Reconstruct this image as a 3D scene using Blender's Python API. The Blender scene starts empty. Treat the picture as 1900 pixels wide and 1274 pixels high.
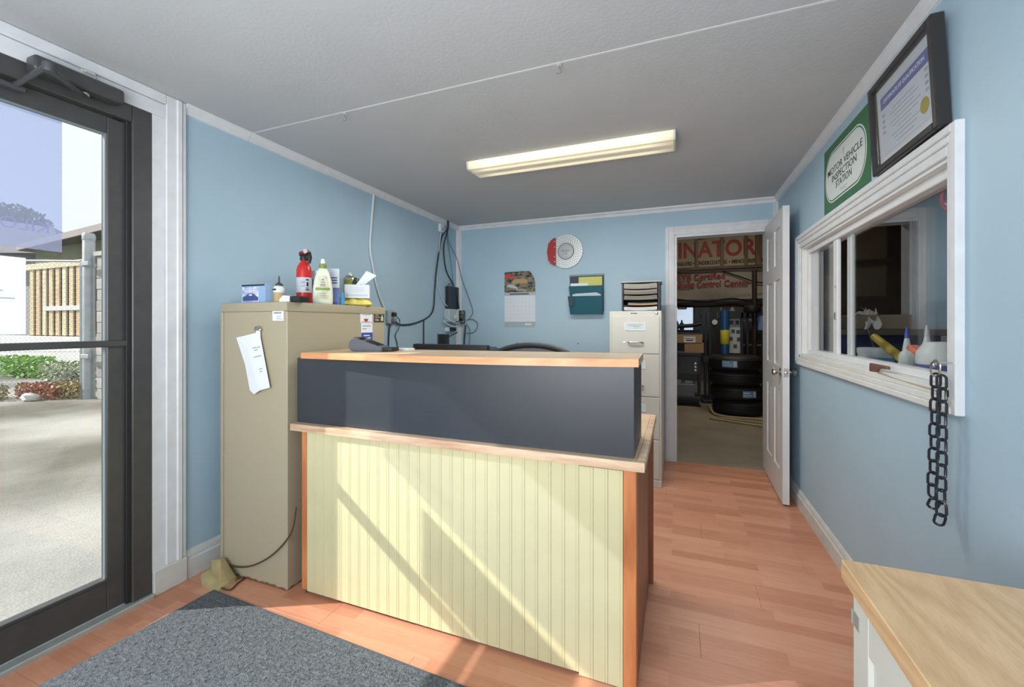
import bpy, bmesh, math, random
from mathutils import Vector, Matrix
random.seed(7)
PI = math.pi
S = bpy.context.scene
C = S.collection
V = Vector

# ------------------------------------------------------------------ camera, sky, sun, big lights, exposure
cd = bpy.data.cameras.new('camera'); cam = bpy.data.objects.new('camera', cd); C.objects.link(cam)
cam.location = (0, 0, 1.23); cam.rotation_euler = (PI/2, 0, 0.3711)
cd.sensor_width = 36; cd.lens = 36*789.9/1900; cd.shift_y = -0.01808; cd.clip_start = 0.05; cd.clip_end = 300
S.camera = cam
W = bpy.data.worlds.new('sky'); S.world = W; W.use_nodes = True
bg = W.node_tree.nodes['Background']; bg.inputs[0].default_value = (0.90, 0.96, 1.0, 1); bg.inputs[1].default_value = 1.1

def lamp(name, kind, loc, rot, energy, color, size=None, size_y=None):
    d = bpy.data.lights.new(name, kind); d.energy = energy; d.color = color
    if kind == 'AREA':
        d.shape = 'RECTANGLE'; d.size = size; d.size_y = size_y
    elif kind == 'SUN': d.angle = math.radians(0.55)
    else: d.shadow_soft_size = size or 0.1
    o = bpy.data.objects.new(name, d); C.objects.link(o); o.location = loc; o.rotation_euler = rot
    return o
sun = lamp('sun', 'SUN', (-8, -4, 8), (0, 0, 0), 6.2, (1.0, 0.96, 0.89))
sun.rotation_euler = V((1.0, 0.51, -0.765)).to_track_quat('-Z', 'Y').to_euler()
# added fill light, entering by an unseen window put in behind the camera
lamp('front_fill', 'AREA', (-0.7, -1.95, 1.45), (PI/2, 0, 0), 66, (0.97, 0.99, 1.0), 2.5, 1.5)
# added fill lamp aimed up at the ceiling from behind the camera
lamp('bounce_fill', 'AREA', (-0.6, -0.4, 1.15), (PI-.68, 0, 0), 34, (0.97, 0.99, 1.0), 1.2, 0.8)
# added fill lights for the neighbouring rooms, with no fixtures of their own
lamp('office_fill', 'AREA', (1.9, 2.6, 2.25), (0, 0, 0), 7, (1.0, 0.98, 0.95), 0.9, 0.3)
lamp('far_bay_fill', 'AREA', (1.0, 9.3, 3.3), (0, 0, 0), 8, (0.9, 0.95, 1.0), 1.2, 0.3)
lamp('shop_fill', 'AREA', (0.6, 6.2, 3.3), (0, 0, 0), 30, (1.0, 0.89, 0.74), 1.2, 0.3)
vs = S.view_settings
S.display_settings.display_device = 'sRGB'
vs.view_transform = 'Standard'; vs.look = 'None'; vs.gamma = 1; vs.use_curve_mapping = False
vs.exposure = 0.0

# ------------------------------------------------------------------ materials
def s2l(c):
    return tuple(((x/255)/12.92 if x/255 <= .04045 else ((x/255+.055)/1.055)**2.4) for x in c)
MATS = {}
def mat(name, col, rough=.6, metal=0., noise=0., nscale=6., bump=0., bscale=80., spec=.5, stretch=None, srgb=True, col2=None):
    """plain or mottled principled surface; col in sRGB 0-255"""
    if name in MATS: return MATS[name]
    m = bpy.data.materials.new(name); m.use_nodes = True; MATS[name] = m
    nt = m.node_tree; b = nt.nodes['Principled BSDF']
    c = s2l(col) if srgb else col
    b.inputs['Base Color'].default_value = (*c, 1); b.inputs['Roughness'].default_value = rough
    b.inputs['Metallic'].default_value = metal; b.inputs['Specular IOR Level'].default_value = spec
    if noise or bump:
        g = nt.nodes.new('ShaderNodeNewGeometry')
        src = g.outputs['Position']
        if stretch:
            mp = nt.nodes.new('ShaderNodeMapping'); mp.inputs['Scale'].default_value = stretch
            nt.links.new(src, mp.inputs['Vector']); src = mp.outputs['Vector']
    if noise:
        n = nt.nodes.new('ShaderNodeTexNoise'); n.inputs['Scale'].default_value = nscale; n.inputs['Detail'].default_value = 5
        nt.links.new(src, n.inputs['Vector'])
        r = nt.nodes.new('ShaderNodeValToRGB')
        c2 = s2l(col2) if col2 else tuple(x*(1-noise) for x in c)
        r.color_ramp.elements[0].position = .35; r.color_ramp.elements[1].position = .68
        r.color_ramp.elements[0].color = (*c2, 1); r.color_ramp.elements[1].color = (*c, 1)
        nt.links.new(n.outputs['Fac'], r.inputs['Fac']); nt.links.new(r.outputs['Color'], b.inputs['Base Color'])
    if bump:
        n2 = nt.nodes.new('ShaderNodeTexNoise'); n2.inputs['Scale'].default_value = bscale; n2.inputs['Detail'].default_value = 4
        nt.links.new(src, n2.inputs['Vector'])
        bp = nt.nodes.new('ShaderNodeBump'); bp.inputs['Strength'].default_value = bump; bp.inputs['Distance'].default_value = .01
        nt.links.new(n2.outputs['Fac'], bp.inputs['Height']); nt.links.new(bp.outputs['Normal'], b.inputs['Normal'])
    return m

def wood(name, light, dark, axis='x', scale=1.0, rough=.45, rings=14., fine=60.):
    if name in MATS: return MATS[name]
    m = bpy.data.materials.new(name); m.use_nodes = True; MATS[name] = m
    nt = m.node_tree; b = nt.nodes['Principled BSDF']; b.inputs['Roughness'].default_value = rough
    g = nt.nodes.new('ShaderNodeNewGeometry'); mp = nt.nodes.new('ShaderNodeMapping')
    st = {'x': (.12, 1, 1), 'y': (1, .12, 1), 'z': (1, 1, .12)}[axis]
    mp.inputs['Scale'].default_value = tuple(s*scale for s in st)
    nt.links.new(g.outputs['Position'], mp.inputs['Vector'])
    n0 = nt.nodes.new('ShaderNodeTexNoise'); n0.inputs['Scale'].default_value = 3.; n0.inputs['Detail'].default_value = 2
    nt.links.new(mp.outputs['Vector'], n0.inputs['Vector'])
    mul = nt.nodes.new('ShaderNodeMath'); mul.operation = 'MULTIPLY'; mul.inputs[1].default_value = rings
    nt.links.new(n0.outputs['Fac'], mul.inputs[0])
    fr = nt.nodes.new('ShaderNodeMath'); fr.operation = 'PINGPONG'; fr.inputs[1].default_value = .5
    nt.links.new(mul.outputs[0], fr.inputs[0])
    n1 = nt.nodes.new('ShaderNodeTexNoise'); n1.inputs['Scale'].default_value = fine; n1.inputs['Detail'].default_value = 4
    nt.links.new(mp.outputs['Vector'], n1.inputs['Vector'])
    ad = nt.nodes.new('ShaderNodeMath'); ad.operation = 'MULTIPLY_ADD'; ad.inputs[1].default_value = .9
    nt.links.new(n1.outputs['Fac'], ad.inputs[0]); nt.links.new(fr.outputs[0], ad.inputs[2])
    r = nt.nodes.new('ShaderNodeValToRGB')
    r.color_ramp.elements[0].position = .35; r.color_ramp.elements[1].position = .95
    r.color_ramp.elements[0].color = (*s2l(dark), 1); r.color_ramp.elements[1].color = (*s2l(light), 1)
    nt.links.new(ad.outputs[0], r.inputs['Fac']); nt.links.new(r.outputs['Color'], b.inputs['Base Color'])
    return m

def thin_glass(name, tint=(1, 1, 1), gloss=.06):
    if name in MATS: return MATS[name]
    m = bpy.data.materials.new(name); m.use_nodes = True; MATS[name] = m
    nt = m.node_tree; nt.nodes.remove(nt.nodes['Principled BSDF'])
    out = nt.nodes['Material Output']
    t = nt.nodes.new('ShaderNodeBsdfTransparent'); t.inputs[0].default_value = (*tint, 1)
    g = nt.nodes.new('ShaderNodeBsdfGlossy'); g.inputs['Roughness'].default_value = .01
    lw = nt.nodes.new('ShaderNodeLayerWeight'); lw.inputs['Blend'].default_value = .5
    pw_ = nt.nodes.new('ShaderNodeMath'); pw_.operation = 'POWER'; pw_.inputs[1].default_value = 5
    nt.links.new(lw.outputs['Facing'], pw_.inputs[0])
    f = nt.nodes.new('ShaderNodeMath'); f.operation = 'MULTIPLY_ADD'; f.inputs[1].default_value = .95; f.inputs[2].default_value = .04   # Schlick, the same from both sides
    nt.links.new(pw_.outputs[0], f.inputs[0])
    mx = nt.nodes.new('ShaderNodeMixShader')
    nt.links.new(f.outputs[0], mx.inputs[0]); nt.links.new(t.outputs[0], mx.inputs[1]); nt.links.new(g.outputs[0], mx.inputs[2])
    nt.links.new(mx.outputs[0], out.inputs['Surface'])
    return m

def film_mat(name, tint, body, fac, translucent=(.8, .8, .8)):
    """thin sheet: part clear, part white body that both reflects and lets light through"""
    if name in MATS: return MATS[name]
    m = bpy.data.materials.new(name); m.use_nodes = True; MATS[name] = m
    nt = m.node_tree; nt.nodes.remove(nt.nodes['Principled BSDF'])
    out = nt.nodes['Material Output']
    t = nt.nodes.new('ShaderNodeBsdfTransparent'); t.inputs[0].default_value = (*tint, 1)
    d = nt.nodes.new('ShaderNodeBsdfDiffuse'); d.inputs[0].default_value = (*body, 1)
    tl = nt.nodes.new('ShaderNodeBsdfTranslucent'); tl.inputs[0].default_value = (*translucent, 1)
    m1 = nt.nodes.new('ShaderNodeMixShader'); m1.inputs[0].default_value = .5
    nt.links.new(d.outputs[0], m1.inputs[1]); nt.links.new(tl.outputs[0], m1.inputs[2])
    m2 = nt.nodes.new('ShaderNodeMixShader'); m2.inputs[0].default_value = fac
    nt.links.new(t.outputs[0], m2.inputs[1]); nt.links.new(m1.outputs[0], m2.inputs[2])
    nt.links.new(m2.outputs[0], out.inputs['Surface'])
    return m

def emit(name, col, strength):
    if name in MATS: return MATS[name]
    m = bpy.data.materials.new(name); m.use_nodes = True; MATS[name] = m
    b = m.node_tree.nodes['Principled BSDF']; b.inputs['Base Color'].default_value = (*col, 1)
    b.inputs['Emission Color'].default_value = (*col, 1); b.inputs['Emission Strength'].default_value = strength
    return m

# ------------------------------------------------------------------ mesh builder
class MB:
    def __init__(s): s.b = bmesh.new()
    def box(s, x0, x1, y0, y1, z0, z1, bev=0., M=None, seg=1):
        b = s.b
        n0 = len(b.verts)
        r = bmesh.ops.create_cube(b, size=1)
        vs_ = r['verts']
        for v in vs_:
            v.co = V(((x0+x1)/2+v.co.x*(x1-x0), (y0+y1)/2+v.co.y*(y1-y0), (z0+z1)/2+v.co.z*(z1-z0)))
        if M is not None:
            for v in vs_: v.co = M @ v.co
        if bev > 0:
            es = list({e for v in vs_ for e in v.link_edges})
            bmesh.ops.bevel(b, geom=es, offset=bev, segments=seg, affect='EDGES', profile=.6)
        return s
    def face(s, pts):
        s.b.faces.new([s.b.verts.new(p) for p in pts]); return s
    def prism(s, pts, off):
        """closed polygon pts (3-D, planar) pushed along off"""
        off = V(off); a = [s.b.verts.new(p) for p in pts]; c = [s.b.verts.new(V(p)+off) for p in pts]
        n = len(a)
        s.b.faces.new(a[::-1]); s.b.faces.new(c)
        for i in range(n): s.b.faces.new((a[i], a[(i+1) % n], c[(i+1) % n], c[i]))
        return s
    def lathe(s, prof, c=(0, 0, 0), n=24, axis='z', M=None):
        """prof: list of (radius, height)"""
        c = V(c); rings = []
        for r, h in prof:
            ring = []
            for k in range(n):
                t = 2*PI*k/n
                p = V((r*math.cos(t), r*math.sin(t), h))
                if axis == 'y': p = V((p.x, -p.z, p.y))
                elif axis == 'x': p = V((p.z, p.x, p.y))
                if M is not None: p = M @ p
                ring.append(s.b.verts.new(c+p))
            rings.append(ring)
        for i in range(len(rings)-1):
            for k in range(n):
                s.b.faces.new((rings[i][k], rings[i][(k+1) % n], rings[i+1][(k+1) % n], rings[i+1][k]))
        if prof[0][0] > 1e-5: s.b.faces.new(rings[0][::-1])
        if prof[-1][0] > 1e-5: s.b.faces.new(rings[-1])
        return s
    def tube(s, pts, r, n=8, closed=False, flat=1.):
        pts = [V(p) for p in pts]; m = len(pts); rings = []; prev = None
        for i in range(m):
            if closed: t = pts[(i+1) % m]-pts[i-1]
            else: t = pts[min(i+1, m-1)]-pts[max(i-1, 0)]
            t.normalize()
            if prev is None:
                u = t.cross(V((0, 0, 1)))
                if u.length < 1e-3: u = t.cross(V((0, 1, 0)))
            else: u = prev-t*prev.dot(t)
            u.normalize(); prev = u; w = t.cross(u)
            rr = r[i] if isinstance(r, (list, tuple)) else r
            rings.append([s.b.verts.new(pts[i]+(u*math.cos(2*PI*k/n)+w*math.sin(2*PI*k/n)*flat)*rr) for k in range(n)])
        for i in range(m if closed else m-1):
            a, c = rings[i], rings[(i+1) % m]
            for k in range(n): s.b.faces.new((a[k], a[(k+1) % n], c[(k+1) % n], c[k]))
        if not closed:
            s.b.faces.new(rings[0][::-1]); s.b.faces.new(rings[-1])
        return s
    def grid(s, fn, nu, nv, thick=0.):
        g = [[s.b.verts.new(fn(i/nu, j/nv)) for j in range(nv+1)] for i in range(nu+1)]
        fs = []
        for i in range(nu):
            for j in range(nv): fs.append(s.b.faces.new((g[i][j], g[i+1][j], g[i+1][j+1], g[i][j+1])))
        if thick:
            bmesh.ops.recalc_face_normals(s.b, faces=fs)
            bmesh.ops.solidify(s.b, geom=fs, thickness=thick)
        return s
    def mesh(s, name, m, inv=None, smooth=True):
        bmesh.ops.recalc_face_normals(s.b, faces=s.b.faces)
        if inv is not None: bmesh.ops.transform(s.b, matrix=inv, verts=s.b.verts)
        me = bpy.data.meshes.new(name); s.b.to_mesh(me); s.b.free()
        if smooth:
            me.polygons.foreach_set('use_smooth', [True]*len(me.polygons))
            try: me.set_sharp_from_angle(angle=math.radians(35))
            except Exception: pass
        if m: me.materials.append(m)
        return me

def wm(o):
    M = Matrix.LocRotScale(o.location, o.rotation_euler, None)
    return wm(o.parent) @ M if o.parent else M
def part(name, mb, m, parent, label=None, local=False):
    me = mb.mesh(name, m, None if local else wm(parent).inverted())
    o = bpy.data.objects.new(name, me); C.objects.link(o); o.parent = parent
    if label: o['label'] = label
    if name.endswith('print'): o['kind'] = 'stuff'
    return o
def tagp(o, label, cat, group=None, kind=None):
    o['label'] = label
    if cat: o['category'] = cat
    if group: o['group'] = group
    if kind: o['kind'] = kind
    return o
def thing(name, label, cat, loc=(0, 0, 0), rz=0., group=None, kind=None):
    o = bpy.data.objects.new(name, None); C.objects.link(o); o.location = loc; o.rotation_euler = (0, 0, rz)
    o.empty_display_size = .05
    return tagp(o, label, cat, group, kind)
def solo(name, mb, m, label, cat, loc=None, group=None, kind=None):
    """a thing that is one mesh (built in world coordinates, origin moved to loc)"""
    inv = Matrix.Translation(-V(loc)) if loc is not None else None
    me = mb.mesh(name, m, inv); o = bpy.data.objects.new(name, me); C.objects.link(o)
    if loc is not None: o.location = loc
    return tagp(o, label, cat, group, kind)
def struct(name, mb, m, label=None):
    o = bpy.data.objects.new(name, mb.mesh(name, m)); C.objects.link(o); o['kind'] = 'structure'
    if label: o['label'] = label
    return o
def sgroup(name, label=None):
    o = bpy.data.objects.new(name, None); C.objects.link(o); o['kind'] = 'structure'
    if label: o['label'] = label
    return o
def copy_tree(o, parent=None, loc=None):
    c = o.copy(); C.objects.link(c); c.parent = parent
    if loc is not None: c.location = loc
    for ch in list(o.children): copy_tree(ch, c)
    return c
def text(name, body, m, parent, o, r, u, size, align='CENTER', extr=.0006, sx=1., shear=0., bold=0., label=None, fit=None):
    """flat lettering as a mesh: o = anchor, r = reading direction, u = up"""
    cu = bpy.data.curves.new(name, 'FONT'); cu.body = body; cu.size = size; cu.align_x = align; cu.align_y = 'CENTER'
    cu.extrude = extr; cu.shear = shear; cu.offset = bold; cu.resolution_u = 3
    tmp = bpy.data.objects.new('tmp', cu); me = bpy.data.meshes.new_from_object(tmp)
    bpy.data.objects.remove(tmp); me.name = name
    r = V(r).normalized(); u = V(u).normalized(); n = r.cross(u); o = V(o)
    if fit:
        xs = [v.co.x for v in me.vertices]; sx = fit/(max(xs)-min(xs))
    inv = wm(parent).inverted()
    for v in me.vertices: v.co = inv @ (o+r*v.co.x*sx+u*v.co.y+n*v.co.z)
    me.materials.clear(); me.materials.append(m)
    ob = bpy.data.objects.new(name, me); C.objects.link(ob); ob.parent = parent
    if label: ob['label'] = label
    return ob
def smooth_path(pts, n=6):
    """Catmull-Rom through pts"""
    pts = [V(p) for p in pts]; out = []
    for i in range(len(pts)-1):
        p0 = pts[max(i-1, 0)]; p1 = pts[i]; p2 = pts[i+1]; p3 = pts[min(i+2, len(pts)-1)]
        for k in range(n):
            t = k/n
            out.append(.5*((2*p1)+(p2-p0)*t+(2*p0-5*p1+4*p2-p3)*t*t+(3*p1-p0-3*p2+p3)*t**3))
    out.append(pts[-1]); return out

XL, XR, YB, HC, YF = -2.229, 0.775, 4.107, 2.2975, -1.7
white = mat('white_paint', (226, 229, 231), .45, noise=.06, nscale=9)
trimw = mat('trim_white', (222, 226, 230), .4, noise=.08, nscale=14)
wallm = mat('blue_wall_paint', (172, 200, 217), .55, noise=.05, nscale=2.5, bump=.03, bscale=120)
ceilm = mat('ceiling_stipple', (186, 192, 196), .85, noise=.04, nscale=3, bump=.09, bscale=75)
bronze = mat('dark_bronze_aluminium', (80, 81, 82), .38, metal=.25, noise=.12, nscale=20)
blackp = mat('black_plastic', (30, 31, 33), .45)
darkg = mat('dark_grey_plastic', (70, 72, 78), .5)
chrome = mat('satin_metal', (190, 188, 182), .28, metal=1.)
steel = mat('galvanised_steel', (178, 184, 186), .45, metal=.35, noise=.15, nscale=8)
alum = mat('mill_aluminium', (186, 192, 192), .4, metal=.4, noise=.12, nscale=14)
paper = mat('white_sheet', (232, 238, 243), .75)
glass = thin_glass('clear_glass')
ink = mat('grey_print', (120, 126, 140), .8)
inkd = mat('black_print', (38, 40, 44), .7)

# ------------------------------------------------------------------ floor: laminate boards laid across the room
def laminate():
    m = bpy.data.materials.new('laminate_floor'); m.use_nodes = True; nt = m.node_tree; b = nt.nodes['Principled BSDF']
    b.inputs['Roughness'].default_value = .34
    g = nt.nodes.new('ShaderNodeNewGeometry'); br = nt.nodes.new('ShaderNodeTexBrick')
    br.inputs['Scale'].default_value = 1.; br.inputs['Brick Width'].default_value = .41; br.inputs['Row Height'].default_value = .0633
    br.inputs['Mortar Size'].default_value = .0; br.offset = .37; br.offset_frequency = 2; br.squash_frequency = 2
    br.inputs['Color1'].default_value = (0, 0, 0, 1); br.inputs['Color2'].default_value = (1, 1, 1, 1); br.inputs['Bias'].default_value = 0
    ofs = nt.nodes.new('ShaderNodeMapping'); ofs.inputs['Location'].default_value = (7, 7, 0)
    nt.links.new(g.outputs['Position'], ofs.inputs['Vector']); nt.links.new(ofs.outputs['Vector'], br.inputs['Vector'])
    mp = nt.nodes.new('ShaderNodeMapping'); mp.inputs['Scale'].default_value = (5, 45, 1)
    nt.links.new(g.outputs['Position'], mp.inputs['Vector'])
    n = nt.nodes.new('ShaderNodeTexNoise'); n.inputs['Scale'].default_value = 1.5; n.inputs['Detail'].default_value = 6
    nt.links.new(mp.outputs['Vector'], n.inputs['Vector'])
    ad = nt.nodes.new('ShaderNodeMixRGB'); ad.blend_type = 'MIX'; ad.inputs[0].default_value = .5
    nt.links.new(br.outputs['Color'], ad.inputs[1]); nt.links.new(n.outputs['Fac'], ad.inputs[2])
    r = nt.nodes.new('ShaderNodeValToRGB')
    e = r.color_ramp.elements; e[0].position = .1; e[1].position = .95
    e[0].color = (*s2l((182, 119, 92)), 1); e[1].color = (*s2l((219, 165, 135)), 1)
    k = e.new(.5); k.color = (*s2l((203, 142, 113)), 1)
    nt.links.new(ad.outputs[0], r.inputs['Fac']); nt.links.new(r.outputs['Color'], b.inputs['Base Color'])
    return m
lam = laminate()
floor = sgroup('floor', 'reddish laminate strip floor of the front office')
mb = MB(); mb.box(XL-.2, XR+.02, YF-.1, YB+.05, -.05, -.009)
part('subfloor', mb, mat('subfloor_dark', (80, 52, 38), .8), floor)
pl_cache = {}
row = 0; y = YF
while y < YB-.02:
    y1 = min(y+.19, YB+.02); x = XL-.03-(row*.47 % 1.2)
    while x < XR:
        x0 = max(x, XL-.03); x1 = min(x+1.2, XR+.02)
        if x1-x0 > .01:
            key = (round(x1-x0, 3), round(y1-y, 3))
            if key not in pl_cache:
                q = MB(); q.box(.0004, x1-x0-.0004, .0004, y1-y-.0004, -.009, 0, .0004); pl_cache[key] = q.mesh('plank', lam, None, False)
            o = bpy.data.objects.new('plank', pl_cache[key]); C.objects.link(o); o.parent = floor; o.location = (x0, y, 0)
        x += 1.2
    y += .19; row += 1

# ------------------------------------------------------------------ ceiling of two sheets with a taped seam
ceil = sgroup('ceiling', 'grey white stippled ceiling sheets')
for a, c_ in ((YF-.1, 1.684), (1.688, YB+.05)):
    mb = MB(); mb.box(XL-.17, XR+.02, a, c_, HC, HC+.03); part('panel', mb, ceilm, ceil)
mb = MB(); mb.box(XL, XR, 1.681, 1.691, HC-.0015, HC+.001); part('seam_tape', mb, mat('seam_tape', (214, 216, 217), .8), ceil)

# ------------------------------------------------------------------ walls
mb = MB()
mb.box(XL-.17, XL, 1.25, YB+.1, -.1, HC)                       # right of the entrance door
mb.box(XL-.17, XL, YF-.1, .10, -.1, HC)                        # left of it
mb.box(XL-.17, XL, .10, 1.25, 2.187, HC)                       # over it
struct('wall_left', mb, wallm, 'blue wall holding the glazed entrance door')
DX0, DX1, DZ = -.02, .702, 2.032                               # doorway to the shop
OX0, OX1 = .93, 1.652                                          # doorway of the second office
mb = MB()
mb.box(XL-.17, DX0, YB, YB+.12, -.1, HC); mb.box(DX1, OX0, YB, YB+.12, -.1, HC); mb.box(OX1, 3.3, YB, YB+.12, -.1, HC)
mb.box(DX0, DX1, YB, YB+.12, DZ, HC); mb.box(OX0, OX1, YB, YB+.12, DZ, HC)
struct('wall_back', mb, wallm, 'blue back wall with the doorway to the shop')
WY0, WY1, WZ0, WZ1 = 1.69, 3.37, 1.035, 1.745                  # opening of the interior window
mb = MB()
for a in ((YF-.1, WY0, -.1, HC), (WY1, YB, -.1, HC), (WY0, WY1, -.1, WZ0), (WY0, WY1, WZ1, HC)):
    mb.box(XR, XR+.12, *a)
struct('wall_right', mb, wallm, 'blue wall with the sliding office window')
mb = MB()
fx0, fx1, fz0, fz1 = -1.95, .55, .7, 2.15
mb.box(XL-.17, fx0, YF-.12, YF, -.1, HC); mb.box(fx1, XR+.12, YF-.12, YF, -.1, HC)
mb.box(fx0, fx1, YF-.12, YF, -.1, fz0); mb.box(fx0, fx1, YF-.12, YF, fz1, HC)
struct('wall_front', mb, wallm, 'blue wall behind the camera with the added window opening')
w2 = sgroup('window_2', 'large unseen window added behind the camera to let fill light in')  # unseen frame and pane, added so the front fill has an opening
mb = MB()
for a in ((fx0, fx0+.06, fz0, fz1), (fx1-.06, fx1, fz0, fz1), (fx0+.06, fx1-.06, fz0, fz0+.06), (fx0+.06, fx1-.06, fz1-.06, fz1)):
    mb.box(a[0], a[1], YF-.1, YF-.02, a[2], a[3])
part('frame', mb, bronze, w2)
mb = MB(); mb.box(fx0+.06, fx1-.06, YF-.064, YF-.058, fz0+.06, fz1-.06); part('pane', mb, glass, w2)

# crown strips, corner strip, baseboards
def strip_crown(name, p0, p1, inw, segs):
    """small cove strip along the top of a wall, cut where lengths meet"""
    g = sgroup(name, 'narrow white crown strip')
    p0, p1, inw = V(p0), V(p1), V(inw); d = p1-p0
    for i in range(len(segs)-1):
        a = p0+d*segs[i]; c_ = p0+d*segs[i+1]-d.normalized()*.002
        prof = [(0, 0), (.030, 0), (.028, -.012), (.012, -.024), (.010, -.046), (0, -.048)]
        mb = MB(); mb.prism([a+inw*q[0]+V((0, 0, q[1])) for q in prof], c_-a); part('strip', mb, trimw, g)
    return g
strip_crown('trim_1', (XL, 1.346, HC), (XL, YB, HC), (1, 0, 0), [0, .12, 1])
strip_crown('trim_2', (XL, YB, HC), (XR, YB, HC), (0, -1, 0), [0, 1])
strip_crown('trim_3', (XR, YF, HC), (XR, YB, HC), (-1, 0, 0), [0, .62, 1])
mb = MB(); mb.prism([(XL, YB-.042, 0), (XL+.012, YB-.04, 0), (XL+.04, YB-.012, 0), (XL+.044, YB, 0), (XL, YB, 0)], (0, 0, HC-.048))
struct('trim_4', mb, trimw, 'white corner strip between left and back wall')
mb = MB(); mb.prism([(XR, YB-.035, 2.11), (XR-.03, YB-.008, 2.11), (XR-.034, YB, 2.11), (XR, YB, 2.11)], (0, 0, HC-2.11-.048))
struct('trim_5', mb, trimw, 'white corner strip between back and right wall')
basem = mat('baseboard_paint', (214, 216, 214), .45, noise=.14, nscale=12)
def base(name, p0, p1, inw, h=.135, label=None):
    p0, p1, inw = V(p0), V(p1), V(inw)
    prof = [(0, 0), (.018, 0), (.018, h*.66), (.012, h*.72), (.012, h*.86), (.006, h*.94), (0, h)]
    mb = MB(); mb.prism([p0+inw*q[0]+V((0, 0, q[1])) for q in prof], p1-p0); return struct(name, mb, basem, label)
base('baseboard_left', (XL, 1.346, 0), (XL, YB-.045, 0), (1, 0, 0), label='white baseboard left of the metal cabinet')
base('baseboard_right', (XR, YF, 0), (XR, YB-.02, 0), (-1, 0, 0), .115, label='white baseboard along the right wall')
base('baseboard_back', (XL+.05, YB, 0), (-.11, YB, 0), (0, -1, 0), label='white baseboard behind the desk')

# casing of the entrance door
g = sgroup('trim_6', 'white casing around the entrance door')
cx = XL
mb = MB(); mb.box(cx-.12, cx+.012, 1.206, 1.258, 0, 2.187, .002); part('jamb_liner', mb, trimw, g)
mb = MB(); mb.box(cx-.0, cx+.022, 1.258, 1.312, .115, HC-.001, .003); mb.box(cx, cx+.028, 1.300, 1.326, .115, HC-.001, .005); mb.box(cx, cx+.020, 1.326, 1.346, .115, HC-.001, .004)
part('side_casing', mb, trimw, g)
mb = MB(); mb.box(cx, cx+.026, 1.206, 1.346, 0, .115, .003); part('plinth_block', mb, basem, g)
mb = MB(); mb.box(cx, cx+.016, -.02, 1.258, 2.187, 2.25, .002); mb.box(cx, cx+.024, -.02, 1.258, 2.252, HC-.001, .003); part('head_casing', mb, trimw, g)
mb = MB(); mb.box(cx-.12, cx+.012, .10, 1.206, 2.187, 2.20, .002); part('head_liner', mb, trimw, g)
mb = MB(); mb.box(cx+.016, cx+.024, .955, 1.002, 2.205, 2.25, .002); mb.box(cx+.024, cx+.034, .962, .995, 2.238, 2.247, .002); part('clip', mb, mat('old_white_plastic', (206, 206, 200), .5), g)

# ------------------------------------------------------------------ entrance door (door_1)
d1 = sgroup('door_1', 'dark bronze aluminium entrance door with full glass'); d1.location = (XL, .65, 0)
mb = MB()
mb.box(-2.345, -2.215, 1.130, 1.204, .0, 2.187, .003)            # jamb by the casing
mb.box(-2.345, -2.215, .102, .176, .0, 2.187, .003)
mb.box(-2.345, -2.215, .176, 1.130, 2.115, 2.187, .003)           # head
part('frame', mb, bronze, d1)
mb = MB(); mb.box(-2.33, -2.225, 1.112, 1.131, .02, 2.115, .002); part('door_stop', mb, mat('weather_strip', (34, 34, 36), .6), d1)
mb = MB()
lx0, lx1 = -2.282, -2.238
mb.box(lx0, lx1, 1.052, 1.124, .024, 2.108, .003); mb.box(lx0, lx1, .184, .256, .024, 2.108, .003)
part('stile', mb, bronze, d1)
mb = MB(); mb.box(lx0, lx1, .256, 1.052, 2.036, 2.108, .003); part('top_rail', mb, bronze, d1)
mb = MB(); mb.box(lx0, lx1, .256, 1.052, .024, .150, .003); mb.box(lx0+.008, lx1+.004, .256, 1.052, .150, .163, .002); part('bottom_rail', mb, bronze, d1)
mb = MB(); mb.box(lx0-.002, lx1+.016, .256, 1.118, 1.137, 1.164, .004); part('push_bar', mb, bronze, d1)
mb = MB(); mb.box(-2.263, -2.257, .256, 1.052, .150, 1.139); part('pane', mb, glass, d1)
mb = MB(); mb.box(-2.263, -2.257, .256, 1.052, 1.160, 2.036); part('pane', mb, glass, d1)
mb = MB()
for y0, y1, z0, z1 in ((1.046, 1.053, .163, 2.036), (.256, 1.046, 2.029, 2.037)): mb.box(-2.256, -2.243, y0, y1, z0, z1)
part('gasket', mb, mat('grey_gasket', (120, 134, 138), .5), d1)
mb = MB(); mb.box(-2.35, -2.195, .10, 1.206, -.03, .018, .004); mb.box(-2.30, -2.235, .10, 1.206, .018, .024, .002); part('threshold', mb, alum, d1)
film = solo('window_film', MB().box(-2.2560, -2.2550, .258, .918, 1.515, 2.03), film_mat('lavender_film', (.70, .75, .87), (.68, .72, .84), .22, (.6, .63, .8)),
            'translucent lavender film stuck on the upper door glass, mirrored lettering', 'film', (-2.2555, .6, 1.77))
text('lettering', 'KILO', film_mat('pale_letter', (.7, .72, .9), (.7, .72, .9), .3), film, (-2.2545, .885, 1.60), (0, -1, 0), (0, 0, 1), .062, 'LEFT', .0002)
pq = MB(); pq.box(-2.2555, -2.2545, .395, .818, 1.196, 1.478)
notice = solo('door_notice', pq, film_mat('thin_white_paper', (1, 1, 1), (.86, .93, 1.0), .96, (.85, .93, 1.0)),
              'white paper notice taped to the door glass, print facing the street', 'notice', (-2.255, .71, 1.33))
mb = MB()
for z, y0, y1 in ((1.375, .62, .70), (1.352, .62, .76), (1.325, .62, .79), (1.300, .62, .70), (1.395, .62, .66)):
    mb.box(-2.2542, -2.2539, y0, y1, z, z+.004)
part('print', mb, film_mat('faint_print', (.6, .65, .72), (.55, .6, .68), .5), notice)

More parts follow.
